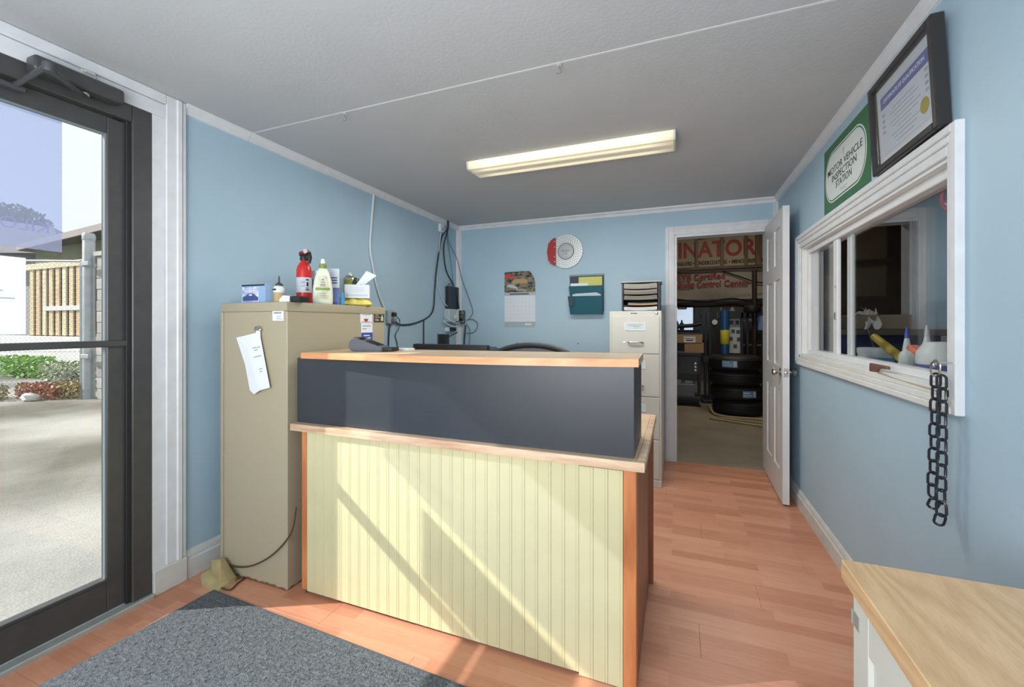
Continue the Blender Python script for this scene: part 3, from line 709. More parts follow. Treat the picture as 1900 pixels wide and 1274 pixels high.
mb = MB(); mb.box(-2.068, -1.996, 3.43, 3.51, .7305, 1.145, .004); part('box', mb, blackp, o)
mb = MB(); mb.tube([(-2.09, 3.46, .735), (-2.09, 3.46, 1.15)], .005, 6); part('antenna', mb, blackp, o)
mb = MB(); mb.tube(smooth_path([(-2.0, 3.47, 1.11), (-1.975, 3.50, 1.13), (-1.94, 3.56, 1.16)]), .006, 6); part('plug_lead', mb, blackp, o)
ch = thing('office_chair', 'office chair behind the counter with dark rim and grey back', 'chair', (-.9, 2.65, 0))
cxx, cyy = -.905, 2.70
def arc(rx, rz, z0, n=18): return [(cxx+rx*math.cos(PI*k/n), cyy, z0+rz*math.sin(PI*k/n)) for k in range(n+1)]
ring = [(cxx-.21, cyy, .66)]+[(cxx-.285, cyy, .84)]+arc(.305, .13, .965)[::-1]+[(cxx+.285, cyy, .84), (cxx+.21, cyy, .66)]
mb = MB(); mb.tube(ring, .020, 10, closed=True); part('back_frame', mb, mat('chair_rim', (46, 52, 58), .5), ch)
mb = MB(); mb.prism([(x*.93+cxx*.07, cyy-.006, .66+(z-.66)*.955+.012) for x, y_, z in ring], (0, .02, 0)); part('back_pad', mb, mat('chair_mesh', (140, 142, 146), .8), ch)
mb = MB(); mb.box(cxx-.24, cxx+.24, cyy-.50, cyy-.03, .44, .51, .025, seg=3); part('seat', mb, mat('chair_fabric', (50, 54, 60), .9), ch)
mb = MB(); mb.tube([(cxx, cyy-.1, .44), (cxx, cyy+.03, .46), (cxx, cyy+.045, .7)], .018, 8); part('back_bar', mb, blackp, ch)
mb = MB(); mb.lathe([(.03, .1), (.03, .3), (.02, .3), (.02, .44)], (cxx, cyy-.25, 0), 16); part('gas_lift', mb, blackp, ch)
for k in range(5):
    t = 2*PI*k/5+.3; px, py = cxx+.27*math.cos(t), cyy-.25+.27*math.sin(t)
    mb = MB(); mb.tube([(cxx, cyy-.25, .10), (px, py, .075)], [.024, .014], 8); l = part('leg', mb, blackp, ch)
    mb = MB(); mb.lathe([(.026, -.02), (.028, -.012), (.028, .012), (.026, .02)], (px, py, .029), 14, 'x'); part('caster', mb, blackp, l)

# ------------------------------------------------------------------ filing cabinet and sorter
put = mat('putty_enamel', (198, 197, 190), .42, noise=.04, nscale=6)
fc = thing('filing_cabinet', 'putty coloured four-drawer filing cabinet beside the shop doorway', 'filing cabinet', (-.31, 3.75, 0))
mb = MB(); mb.box(-.502, -.113, 3.408, 4.09, 0, 1.338, .004); part('body', mb, put, fc)
mb = MB(); mb.lathe([(.009, 0), (.009, .006), (.006, .008)], (-.148, 3.408, 1.319), 14, 'y'); part('button_lock', mb, chrome, fc)
mb = MB()
for x, w in ((-.338, .010), (-.325, .008), (-.314, .012), (-.299, .007)): mb.box(x, x+w, 3.4070, 3.4085, 1.315, 1.323)
part('name_print', mb, inkd, fc)
tops = [1.297, 1.003, .676, .352]
dz = [.289, .322, .318, .294]
for i in range(4):
    z1 = tops[i]; z0 = z1-dz[i]+.004
    mb = MB(); mb.box(-.482, -.128, 3.400, 3.4085, z0, z1, .0025); d = part('drawer', mb, put, fc)
    zh = z0+.085
    mb = MB(); mb.tube([(-.357, 3.400, zh), (-.354, 3.386, zh), (-.345, 3.380, zh), (-.26, 3.380, zh), (-.251, 3.386, zh), (-.248, 3.400, zh)], .007, 8); part('handle', mb, chrome, d)
    mb = MB(); zl = z1-.051
    for a in ((-.382, -.228, zl-.006, zl), (-.382, -.228, zl-.058, zl-.052), (-.382, -.374, zl-.052, zl-.006), (-.236, -.228, zl-.052, zl-.006)): mb.box(a[0], a[1], 3.396, 3.4005, a[2], a[3], .001)
    part('label_frame', mb, white, d)
    mb = MB(); mb.box(-.374, -.236, 3.3985, 3.4005, zl-.052, zl-.006); part('label_card', mb, mat('card_pale', (200, 214, 216), .6), d)
    if i == 0:
        mb = MB()
        for x, z, w in ((-.355, zl-.02, .06), (-.285, zl-.018, .03), (-.32, zl-.03, .05), (-.315, zl-.042, .008), (-.295, zl-.042, .01)): mb.box(x, x+w, 3.3978, 3.3984, z, z+.003)
        part('print', mb, ink, d)
    mb = MB(); mb.lathe([(.007, 0), (.007, .004)], (-.386, 3.400, zh), 12, 'y'); part('latch', mb, chrome, d)
mb = MB(); mb.box(-.504, -.111, 3.398, 3.41, .0, .052, .002); part('kick_plate', mb, put, fc)
so = thing('document_sorter', 'black upright document sorter full of paper trays on the filing cabinet', 'paper sorter', (-.275, 3.6, 1.338))
bl2 = mat('sorter_black', (44, 46, 54), .5)
sy0, sy1 = 3.50, 3.80; sx0, sx1 = -.418, -.130; sz1 = 1.566
for a in ((sx0, sx0+.012), (sx1-.012, sx1)):
    mb = MB(); mb.box(a[0], a[1], sy0, sy1, 1.3385, sz1, .001); part('side', mb, bl2, so)
mb = MB(); mb.box(sx0+.012, sx1-.012, sy1-.01, sy1, 1.3385, sz1); part('back', mb, bl2, so)
mb = MB(); mb.box(sx0-.012, sx1+.012, sy0-.01, sy1, sz1, sz1+.010, .002); part('top', mb, mat('sorter_top_grey', (168, 174, 176), .5), so)
for k in range(5):
    z = 1.342+k*.043
    mb = MB(); mb.box(sx0+.012, sx1-.012, sy0+.004, sy1-.01, z, z+.003); part('shelf', mb, bl2, so)
def stack(name, label, x0, x1, z0, z1, col, sag=.006, yf=sy0-.012, cat='paper stack'):
    mb = MB(); nl = max(2, int((z1-z0)/.004))
    for q in range(nl):
        zz = z0+(z1-z0)*q/nl; j = random.uniform(-.004, .004); w = random.uniform(0, .006)
        mb.grid(lambda i, t, zz=zz, j=j, w=w: (x0+w+(x1-x0-2*w)*i, yf+j+.25*t, zz+sag*(2*i-1)**2), 6, 2, (z1-z0)/nl*.7)
    return solo(name, mb, mat('sheets_'+name+str(col), col, .8), label, cat, ((x0+x1)/2, yf+.1, z0))
G_ = 'sheets in the sorter on the filing cabinet'
stack('paper_stack', 'thick grey folder pile in the top slot of the sorter', sx0+.016, sx1-.016, 1.5185, 1.556, (176, 174, 168), cat='papers')
stack('paper_stack', 'taupe papers in the second slot of the sorter', sx0+.016, sx1-.016, 1.4755, 1.508, (158, 152, 140), cat='papers')
stack('paper_stack', 'grey brown papers in the middle slot of the sorter', sx0+.016, sx1-.016, 1.4325, 1.462, (150, 146, 134), cat='papers')
stack('manila_folder', 'tan manila folder in the fourth slot of the sorter', sx0+.05, sx1-.016, 1.3895, 1.404, (198, 168, 124), cat='folder')
stack('paper_stack', 'white papers in the lowest slot of the sorter', sx0+.016, sx1-.016, 1.3465, 1.374, (214, 216, 220), cat='papers')

# ------------------------------------------------------------------ back wall: brake-disc clock, calendar, wall files
o = thing('brake_disc_clock', 'round silver brake-disc clock with red caliper on the back wall', 'clock', (-1.022, YB, 1.953))
dc = V((-1.022, YB-.001, 1.953)); discm = mat('disc_silver', (214, 220, 222), .35, metal=.25)
mb = MB(); mb.lathe([(.166, 0), (.168, .004), (.168, .016), (.164, .020), (.082, .020)], dc, 64, 'y'); part('disc', mb, discm, o)
mb = MB(); mb.lathe([(.082, .019), (.082, .022), (.076, .022), (.076, .019)], dc, 48, 'y'); part('hub_ring', mb, mat('hub_ring_dark', (50, 60, 62), .4), o)
mb = MB(); mb.lathe([(.076, .0), (.076, .024), (.070, .028), (.0, .028)], dc, 40, 'y'); part('hub', mb, mat('hub_grey', (186, 194, 198), .4), o)
mb = MB()
for k in range(30):
    for q in range(4):
        t = 2*PI*k/30+q*.09; r = .094+q*.018
        if math.cos(t)*r < -.10: continue
        mb.lathe([(.0042, 0), (.0042, .0008)], dc+V((r*math.cos(t), -.0200, r*math.sin(t))), 6, 'y')
ho = part('drilled_hole', mb, mat('hole_dark', (70, 78, 84), .6), o); ho['kind'] = 'stuff'
mb = MB()
for x, z, w, h in ((-.036, -.006, .006, .018), (-.020, -.006, .007, .016), (.002, -.03, .003, .05), (.012, -.004, .006, .014), (.028, -.004, .006, .016), (-.03, -.028, .055, .003)):
    mb.box(dc.x+x, dc.x+x+w, dc.y-.0292, dc.y-.028, dc.z+z, dc.z+z+h)
part('dial_print', mb, mat('dial_print', (96, 98, 108), .6), o)
mb = MB(); pts = [(-.100, .135), (-.118, .135), (-.135, .118), (-.168, .100), (-.176, .08), (-.180, .02), (-.188, .012), (-.188, -.012), (-.180, -.02), (-.178, -.075), (-.172, -.098), (-.13, -.126), (-.100, -.14)]
mb.prism([dc+V((x, -.014, z)) for x, z in pts], (0, -.026, 0)); bmesh.ops.bevel(mb.b, geom=mb.b.edges[:], offset=.004, segments=1, affect='EDGES')
cal_ = part('caliper', mb, mat('caliper_red', (168, 38, 40), .4), o)
mb = MB()
for z in (.1, .045, -.05, -.1): mb.lathe([(.006, 0), (.006, .004)], dc+V((-.108, -.039, z)), 10, 'y')
for z in (.095, -.095): mb.lathe([(.006, 0), (.006, .004)], dc+V((-.16, -.039, z)), 10, 'y')
part('bolt', mb, chrome, cal_)

o = thing('wall_calendar', 'wall calendar with vintage car photo over a white month page', 'calendar', (-1.51, YB, 1.5))
def calsheet(x0, x1, z0, z1, off, curl, name, m, ny=10):
    def f(i, j):
        z = z0+(z1-z0)*j; c_ = curl*max(0, j-.35)**2
        return (x0+(x1-x0-c_*1.6)*i, YB-off-c_*.6*i, z-c_*.0)
    mb = MB(); mb.grid(f, 8, ny, .0008); return part(name, mb, m, o)
def cars():
    m = bpy.data.materials.new('car_collage'); m.use_nodes = True; nt = m.node_tree; b = nt.nodes['Principled BSDF']; b.inputs['Roughness'].default_value = .35
    g = nt.nodes.new('ShaderNodeNewGeometry')
    mp = nt.nodes.new('ShaderNodeMapping'); mp.inputs['Scale'].default_value = (14, 14, 32); nt.links.new(g.outputs['Position'], mp.inputs['Vector'])
    n = nt.nodes.new('ShaderNodeTexNoise'); n.inputs['Scale'].default_value = 1.4; n.inputs['Detail'].default_value = 6; nt.links.new(mp.outputs['Vector'], n.inputs['Vector'])
    r = nt.nodes.new('ShaderNodeValToRGB'); e = r.color_ramp.elements
    e[0].position = .36; e[0].color = (*s2l((36, 42, 42)), 1); e[1].position = .72; e[1].color = (*s2l((200, 200, 186)), 1)
    for p, c_ in ((.45, (84, 92, 88)), (.53, (150, 124, 92)), (.6, (96, 108, 108))):
        k = e.new(p); k.color = (*s2l(c_), 1)
    nt.links.new(n.outputs['Fac'], r.inputs['Fac']); nt.links.new(r.outputs['Color'], b.inputs['Base Color']); return m
calsheet(-1.678, -1.345, 1.565, 1.778, .006, .08, 'picture_page', cars())
mb = MB(); mb.prism([(-1.66, YB-.0072, 1.712), (-1.56, YB-.009, 1.712), (-1.55, YB-.009, 1.735), (-1.575, YB-.009, 1.765), (-1.625, YB-.008, 1.77), (-1.655, YB-.0075, 1.762), (-1.672, YB-.0072, 1.735)], (0, -.001, 0)); part('red_car_picture', mb, mat('red_car_print', (206, 62, 50), .4), o)
mb = MB(); mb.prism([(-1.60, YB-.0085, 1.655), (-1.43, YB-.010, 1.655), (-1.42, YB-.011, 1.68), (-1.46, YB-.012, 1.705), (-1.55, YB-.010, 1.703), (-1.59, YB-.009, 1.685)], (0, -.001, 0)); part('tan_car_picture', mb, mat('tan_car_print', (176, 150, 106), .4), o)
mb = MB(); mb.prism([(-1.655, YB-.0075, 1.625), (-1.53, YB-.0078, 1.6), (-1.54, YB-.0078, 1.62), (-1.585, YB-.008, 1.645), (-1.64, YB-.008, 1.65)], (0, -.001, 0)); part('silver_car_picture', mb, mat('silver_car_print', (184, 194, 192), .4), o)
calsheet(-1.680, -1.343, 1.532, 1.566, .006, 0, 'header', mat('header_grey', (176, 184, 192), .5), 2)
calsheet(-1.680, -1.343, 1.262, 1.533, .004, 0, 'month_page', mat('month_white', (216, 222, 232), .6))
calsheet(-1.678, -1.345, 1.212, 1.263, .004, 0, 'footer', mat('footer_grey', (164, 178, 184), .5), 2)
mb = MB()
mb.box(-1.62, -1.41, YB-.0082, YB-.0074, 1.543, 1.553)
part('title_print', mb, inkd, o)
mb = MB()
for i in range(6): mb.box(-1.655, -1.365, YB-.0056, YB-.005, 1.30+i*.04, 1.3012+i*.04)
for i in range(8): mb.box(-1.655+i*.0414, -1.654+i*.0414, YB-.0056, YB-.005, 1.30, 1.50)
part('grid_print', mb, mat('grid_print', (186, 194, 204), .7), o)
mb = MB(); mb.box(-1.455, -1.385, YB-.0058, YB-.005, 1.230, 1.246, .0); part('footer_badge', mb, white, o)

o = thing('wall_file', 'dark green plastic wall file with two pockets beside the calendar', 'wall file', (-.82, YB, 1.5))
green = mat('teal_plastic', (22, 88, 104), .5, spec=.3)
fx0_, fx1_ = -.985, -.655
mb = MB(); mb.box(fx0_, fx1_, YB-.012, YB-.001, 1.36, 1.70, .002); part('back_plate', mb, mat('teal_dark', (34, 56, 68), .5), o)
mb = MB(); mb.box(fx0_-.004, fx1_+.002, YB-.02, YB-.001, 1.702, 1.72, .003); part('hanger_strip', mb, mat('grey_strip', (136, 152, 162), .5), o)
def pocket(z0, z1, y0, y1, w0, w1):
    mb = MB()
    a = [(w0+.018, YB-y0, z0), (w1-.004, YB-y0, z0), (w1, YB-y1, z1), (w0, YB-y1, z1)]
    mb.prism(a, (0, .003, 0))
    mb.prism([(w0+.018, YB-y0, z0), (w0+.018, YB-.012, z0), (w0, YB-.012, z1), (w0, YB-y1, z1)], (.003, 0, 0))
    mb.prism([(w1-.004, YB-y0, z0), (w1-.004, YB-.012, z0), (w1, YB-.012, z1), (w1, YB-y1, z1)], (-.003, 0, 0))
    mb.prism([(w0+.018, YB-y0, z0), (w1-.004, YB-y0, z0), (w1-.004, YB-.012, z0), (w0+.018, YB-.012, z0)], (0, 0, .003))
    return part('pocket', mb, green, o)
pocket(1.42, 1.605, .04, .06, fx0_, fx1_)
pocket(1.332, 1.505, .075, .10, fx0_, fx1_)
mb = MB(); mb.box(fx0_+.012, fx0_+.06, YB-.1055, YB-.102, 1.412, 1.50, 0, None); mb.box(fx0_+.03, fx0_+.032, YB-.1, YB-.09, 1.4, 1.5); part('tab', mb, mat('teal_tab_plastic', (20, 56, 66), .5), o)  # tab in a deeper teal than the pockets
G_ = 'sheets in the green wall file'
solo('yellow_notepad', MB().box(-.893, -.668, YB-.034, YB-.026, 1.45, 1.692, .001), mat('yellow_paper', (206, 206, 120), .7), 'pale yellow pad standing in the upper pocket of the green wall file', 'notepad', (-.78, YB-.03, 1.45))
solo('white_envelope', MB().box(fx0_+.015, -.80, YB-.046, YB-.038, 1.45, 1.632, .001), paper, 'white envelope beside the yellow pad in the green wall file', 'envelope', (-.88, YB-.042, 1.45))
mb = MB(); mb.prism([(-.94, YB-.076, 1.36), (-.69, YB-.076, 1.36), (-.672, YB-.076, 1.517), (-.715, YB-.076, 1.538), (-.915, YB-.076, 1.530), (-.945, YB-.076, 1.522)], (0, .006, 0))
solo('white_sheets', mb, mat('sheets_grey_white', (196, 204, 216), .7), 'grey white sheets in the lower pocket of the green wall file', 'papers', (-.81, YB-.073, 1.36))

# nails left in the back wall
for x, z in ((-1.54, 1.045), (-.905, 1.05)):
    mb = MB(); mb.lathe([(.002, 0), (.002, .006), (.006, .006), (.006, .008)], (x, YB, z), 8, 'y')
    solo('nail', mb, darkg, 'nail head left in the back wall below the %s' % ('calendar' if x < -1.2 else 'green wall file'), 'nail', (x, YB, z))

# ------------------------------------------------------------------ wiring in the left corner
wxl = XL+.012
cabw = mat('white_cable', (206, 214, 218), .5); cabb = mat('black_cable', (40, 52, 60), .5); cabg = mat('grey_cable', (96, 118, 128), .5)
def cable(name, pts, r, m, label): return solo(name, MB().tube(smooth_path(pts), r, 6), m, label, 'cable', pts[0])
Lw = lambda y, z, d=.010: (XL+d, y, z)
cable('white_cable', [Lw(2.716, 2.25), Lw(2.684, 1.995), Lw(2.671, 1.826), Lw(2.70, 1.70), Lw(2.734, 1.582), Lw(2.79, 1.45), Lw(2.86, 1.352)], .0085, cabw, 'white cable running from the ceiling strip down to the wall outlet')
cable('black_cable', [Lw(3.80, 2.29, .045), Lw(3.80, 2.2, .04), Lw(3.745, 2.117), Lw(3.675, 1.887), Lw(3.632, 1.70), Lw(3.614, 1.562), Lw(3.593, 1.40), Lw(3.54, 1.33), Lw(3.441, 1.285), Lw(3.30, 1.25), Lw(3.181, 1.234), Lw(3.05, 1.234), Lw(2.955, 1.262, .03)], .0075, cabb, 'thick black cable from the ceiling corner sagging to the wall outlet')
cable('black_cable', [Lw(3.815, 2.29, .05), Lw(3.815, 2.2, .04), Lw(3.79, 2.05), Lw(3.795, 1.905), Lw(3.85, 1.775), Lw(3.96, 1.66, .02), Lw(3.99, 1.55, .05), Lw(4.02, 1.40, .06)], .007, cabb, 'black cable from the ceiling corner to the black modem')
cable('grey_cable', [Lw(3.828, 2.2, .03), Lw(3.86, 2.1), Lw(3.93, 1.90), Lw(3.96, 1.70, .02), Lw(3.97, 1.62, .03)], .004, cabg, 'thin grey cable hanging inside the corner bundle')
cable('grey_cable', [Lw(3.83, 2.19, .03), Lw(3.90, 2.08), (XL+.03, 4.03, 1.93), (XL+.07, 4.07, 1.71), (-2.075, 4.095, 1.477), (-2.045, 4.095, 1.361), (-2.10, 4.095, 1.285)], .004, cabg, 'thin grey cable crossing the corner strip to the back wall')
cable('white_cable', [Lw(3.73, 2.16), Lw(3.69, 1.95), Lw(3.65, 1.70), Lw(3.75, 1.50), Lw(3.86, 1.40, .03)], .0045, cabw, 'white phone cable hanging from the phone jack')
cable('black_cable', [Lw(3.422, 1.272), Lw(3.42, 1.2), Lw(3.422, .90)], .006, cabb, 'black cable dropping from the sagging cable behind the monitor')
cable('black_cable', [Lw(2.905, 1.245, .02), Lw(2.90, 1.1), Lw(2.90, .8)], .006, cabb, 'black cable hanging straight below the wall outlet')
cable('grey_cable', [Lw(2.96, 1.30, .04), Lw(3.0, 1.27, .045), Lw(3.01, 1.20, .03), Lw(2.99, 1.14), Lw(3.02, 1.05), Lw(3.03, .8)], .005, cabg, 'grey cable curling down beside the wall outlet')
cable('grey_cable', [(-2.12, 4.095, 1.285), (-2.04, 4.095, 1.29), (-1.99, 4.095, 1.246), (-2.00, 4.095, 1.185), (-2.05, 4.095, 1.145), (-2.12, 4.095, 1.142)], .004, cabg, 'grey cable loop on the back wall right of the cable box')
cable('black_cable', [(-2.13, 4.09, 1.23), (-2.135, 4.09, 1.15), (-2.145, 4.09, 1.04), (-2.15, 4.08, .75)], .008, cabb, 'black cable falling down the corner strip behind the printer')
cable('grey_cable', [(-2.12, 4.09, 1.24), (-2.08, 4.09, 1.18), (-2.078, 4.09, 1.1), (-2.09, 4.09, .95)], .004, cabg, 'thin grey cable bowed right of the corner strip')
o = thing('phone_jack', 'white phone jack box under the crown strip near the corner', 'phone jack', Lw(3.735, 2.2, 0))
mb = MB(); mb.box(XL, XL+.028, 3.695, 3.775, 2.165, 2.245, .005); part('box', mb, white, o)
mb = MB(); mb.box(XL+.028, XL+.03, 3.73, 3.745, 2.20, 2.212); mb.box(XL+.028, XL+.032, 3.725, 3.75, 2.178, 2.192, .001); part('socket', mb, ink, o)
o = thing('wall_outlet', 'grey wall outlet box with two plugs behind the beige cabinet', 'outlet', Lw(2.915, 1.295, 0))
mb = MB(); mb.box(XL, XL+.035, 2.87, 2.955, 1.24, 1.35, .006); part('box', mb, mat('outlet_grey', (160, 172, 178), .5), o)
for zz in (1.318, 1.268):
    mb = MB(); mb.box(XL+.035, XL+.062, 2.90, 2.945, zz-.016, zz+.016, .006); part('plug', mb, blackp if zz > 1.3 else mat('plug_grey', (120, 126, 132), .5), o)
o = thing('modem', 'tall black modem mounted on the left wall in the corner', 'modem', Lw(3.92, 1.5, 0))
mb = MB(); mb.box(XL, XL+.05, 3.83, 4.035, 1.40, 1.63, .006); part('housing', mb, mat('modem_black', (36, 42, 54), .4), o)
mb = MB(); mb.tube([Lw(3.84, 1.63, .03), Lw(3.85, 1.655, .03), Lw(3.91, 1.655, .03), Lw(3.92, 1.63, .03)], .004, 6); part('bracket', mb, darkg, o)
o = thing('cable_box', 'white wiring box crossed by cable loops under the black modem', 'junction box', Lw(3.93, 1.3, 0))
mb = MB(); mb.box(XL, XL+.07, 3.80, 3.95, 1.26, 1.395, .006); part('box', mb, mat('box_white', (176, 192, 198), .5), o)
mb = MB(); mb.lathe([(.028, 0), (.028, .012), (.02, .014)], (XL+.07, 3.92, 1.315), 18, 'x'); mb.box(XL+.03, XL+.078, 3.955, 3.985, 1.27, 1.385, .004); part('socket', mb, mat('socket_white', (206, 212, 210), .4), o)
mb = MB(); mb.tube(smooth_path([Lw(3.76, 1.33, .03), Lw(3.82, 1.27, .08), Lw(3.92, 1.25, .09), Lw(4.0, 1.26, .08)]), .0055, 6); mb.tube(smooth_path([Lw(3.74, 1.27, .03), Lw(3.84, 1.215, .08), Lw(3.95, 1.215, .09), Lw(4.02, 1.24, .06)]), .006, 6); part('loop', mb, cabw, o)
o = thing('splitter', 'dark splitter block with plugs right of the white wiring box', 'splitter', (-2.15, 4.06, 1.3))
mb = MB(); mb.box(-2.195, -2.135, 4.03, 4.10, 1.245, 1.385, .004); part('block', mb, mat('splitter_grey', (84, 92, 98), .5), o)
for zz in (1.265, 1.29, 1.32, 1.355, 1.372):
    mb = MB(); mb.box(-2.19, -2.14 + random.uniform(0, .03), 4.015, 4.03, zz-.008, zz+.008, .002); part('plug', mb, random.choice([blackp, chrome]), o)
o = thing('power_adapter', 'black power adapter with white end below the wiring box', 'power adapter', Lw(3.9, 1.19, 0))
mb = MB(); mb.box(XL, XL+.045, 3.86, 3.985, 1.165, 1.205, .004); part('housing', mb, blackp, o)
mb = MB(); mb.box(XL, XL+.04, 3.825, 3.86, 1.163, 1.207, .003); part('end', mb, white, o)

# cord along the cabinet foot and the door wedge
cable('brown_cable', [(-1.615, 1.447, .40), (-1.635, 1.446, .30), (-1.68, 1.444, .235), (-1.76, 1.443, .16), (-1.853, 1.443, .101), (-1.94, 1.443, .066), (-2.037, 1.443, .052), (-2.095, 1.443, .064), (-2.125, 1.42, .05), (-2.07, 1.43, .012), (-1.99, 1.44, .006), (-1.955, 1.45, .006), (-1.945, 1.41, .006), (-1.93, 1.36, .006), (-1.99, 1.35, .014)], .0035, mat('brown_cord', (70, 58, 44), .6), 'thin brown cord drooping across the foot of the beige cabinet')
mb = MB()
for hull in ([(-2.125, 1.40, 0), (-2.086, 1.338, 0), (-1.966, 1.332, 0), (-1.968, 1.418, 0), (-2.116, 1.352, .040), (-2.088, 1.388, .050), (-1.972, 1.343, .014), (-1.972, 1.414, .024), (-2.125, 1.40, .046)],
             [(-2.088, 1.380, .046), (-1.972, 1.350, .014), (-1.970, 1.416, .024), (-2.070, 1.414, .094), (-2.122, 1.408, .070), (-2.110, 1.400, .088), (-2.118, 1.438, 0), (-1.98, 1.438, 0), (-2.075, 1.436, .088), (-2.10, 1.39, 0)]):
    hv = [mb.b.verts.new(p) for p in hull]
    r_ = bmesh.ops.convex_hull(mb.b, input=hv)
    bmesh.ops.delete(mb.b, geom=list({g_ for g_ in r_['geom_interior'] if isinstance(g_, bmesh.types.BMVert)}), context='VERTS')
solo('door_wedge', mb, mat('worn_yellow_wood', (178, 162, 118), .7, noise=.2, nscale=25), 'worn yellowish wooden door wedge on the mat corner by the cabinet', 'door wedge', (-2.03, 1.36, 0))

# ------------------------------------------------------------------ ceiling light and hooks
lt = thing('ceiling_light', 'long fluorescent wraparound light fixed to the ceiling, glowing warm', 'ceiling light', (-.65, 2.59, HC))
mb = MB(); mb.box(-1.275, -.022, 2.505, 2.685, HC-.012, HC-.0005, .002); part('housing', mb, white, lt)
def lens_mat():
    m = bpy.data.materials.new('ribbed_lens'); m.use_nodes = True; nt = m.node_tree; b = nt.nodes['Principled BSDF']
    b.inputs['Base Color'].default_value = (*s2l((236, 230, 205)), 1); b.inputs['Roughness'].default_value = .3
    g = nt.nodes.new('ShaderNodeNewGeometry'); sp = nt.nodes.new('ShaderNodeSeparateXYZ'); nt.links.new(g.outputs['Position'], sp.inputs[0])
    # two tubes behind the lens: two bright lines; the near-side line paints in reflected daylight
    acc = None
    for yc in (2.484, 2.545, 2.645):
        d = nt.nodes.new('ShaderNodeMath'); d.operation = 'SUBTRACT'; d.inputs[1].default_value = yc; nt.links.new(sp.outputs['Y'], d.inputs[0])
        a_ = nt.nodes.new('ShaderNodeMath'); a_.operation = 'ABSOLUTE'; nt.links.new(d.outputs[0], a_.inputs[0])
        r = nt.nodes.new('ShaderNodeMapRange'); r.inputs['From Min'].default_value = 0.005; r.inputs['From Max'].default_value = .036; r.inputs['To Min'].default_value = 1; r.inputs['To Max'].default_value = 0
        r.interpolation_type = 'SMOOTHSTEP'; nt.links.new(a_.outputs[0], r.inputs['Value'])
        if acc is None: acc = r.outputs[0]
        else:
            q = nt.nodes.new('ShaderNodeMath'); q.operation = 'ADD'; nt.links.new(acc, q.inputs[0]); nt.links.new(r.outputs[0], q.inputs[1]); acc = q.outputs[0]
    # tubes stop short of the ends
    ex = nt.nodes.new('ShaderNodeMath'); ex.operation = 'ADD'; ex.inputs[1].default_value = .65; nt.links.new(sp.outputs['X'], ex.inputs[0])
    ab = nt.nodes.new('ShaderNodeMath'); ab.operation = 'ABSOLUTE'; nt.links.new(ex.outputs[0], ab.inputs[0])
    rr = nt.nodes.new('ShaderNodeMapRange'); rr.inputs['From Min'].default_value = .50; rr.inputs['From Max'].default_value = .63; rr.inputs['To Min'].default_value = 1; rr.inputs['To Max'].default_value = .15; nt.links.new(ab.outputs[0], rr.inputs['Value'])
    mu = nt.nodes.new('ShaderNodeMath'); mu.operation = 'MULTIPLY'; nt.links.new(acc, mu.inputs[0]); nt.links.new(rr.outputs[0], mu.inputs[1])
    fin = nt.nodes.new('ShaderNodeMath'); fin.operation = 'MULTIPLY_ADD'; fin.inputs[1].default_value = .62; fin.inputs[2].default_value = .12; nt.links.new(mu.outputs[0], fin.inputs[0])
    b.inputs['Emission Color'].default_value = (1.0, .88, .58, 1); nt.links.new(fin.outputs[0], b.inputs['Emission Strength'])
    return m
mb = MB(); prof = [(2.484, HC-.002), (2.490, 2.258), (2.500, 2.2485), (2.672, 2.2485), (2.694, 2.258), (2.704, HC-.002)]
mb.prism([(-1.276, y_, z_) for y_, z_ in prof], (1.255, 0, 0)); part('lens', mb, lens_mat(), lt)
lamp('ceiling_light_glow', 'AREA', (-.65, 2.59, 2.235), (0, 0, 0), 24, (1.0, .95, .85), 1.15, .16)
for xa, xb in ((-1.286, -1.277), (-.020, -.011)):
    mb = MB(); mb.prism([(xa, y_+(-.003 if y_ < 2.6 else .003), z_-(.003 if z_ < 2.28 else 0)) for y_, z_ in prof], (xb-xa, 0, 0)); part('end_cap', mb, mat('end_cap', (214, 218, 216), .4), lt)
for x, lab in ((-1.56, 'left'), (-.452, 'right')):
    o = thing('ceiling_hook', 'small metal screw hook in the ceiling seam, %s one of the two' % lab, 'hook', (x, 1.69, HC))
    mb = MB(); mb.tube([(x, 1.69, HC), (x, 1.69, HC-.022)]+[(x+.010*math.sin(t), 1.69, HC-.032+.010*math.cos(t)) for t in [k*.45 for k in range(11)]], .0016, 6); part('hook', mb, chrome, o)
    mb = MB(); mb.lathe([(.010, 0), (.007, .003), (.003, .006)], (x, 1.69, HC-.0065), 10); part('collar', mb, white, o)

# ------------------------------------------------------------------ shop doorway casing and white panel door
g = sgroup('trim_7', 'white casing around the shop doorway')
def casing(g, x0, x1, z1, w=.078):
    for nm, bx_ in (('side_casing', (x0-w-.006, x0-.006, 0, z1+w+.006)), ('side_casing', (x1+.006, x1+.006+w, 0, z1+w+.006)), ('head_casing', (x0-.006, x1+.006, z1+.006, z1+.006+w))):
        mb = MB(); a, c_, z0, z2 = bx_
        if a+w+.1 > XR > a and nm == 'side_casing' and c_ > XR: c_ = XR-.002
        mb.box(a, c_, YB-.012, YB, z0, z2, .002)
        if nm == 'side_casing': mb.box(a+.008, a+.028 if c_-a > .04 else a+.012, YB-.018, YB-.0115, z0, z2-.008, .003)
        else: mb.box(a, c_, YB-.018, YB-.0115, z2-.028, z2-.008, .003)
        part(nm, mb, trimw, g)
    for a in ((x0-.006, x0+.014, 0, z1), (x1-.014, x1+.006, 0, z1), (x0+.014, x1-.014, z1-.016, z1+.006)):
        mb = MB(); mb.box(a[0], a[1], YB-.006, YB+.125, a[2], a[3], .001); part('jamb', mb, trimw, g)
casing(g, DX0, DX1, DZ)
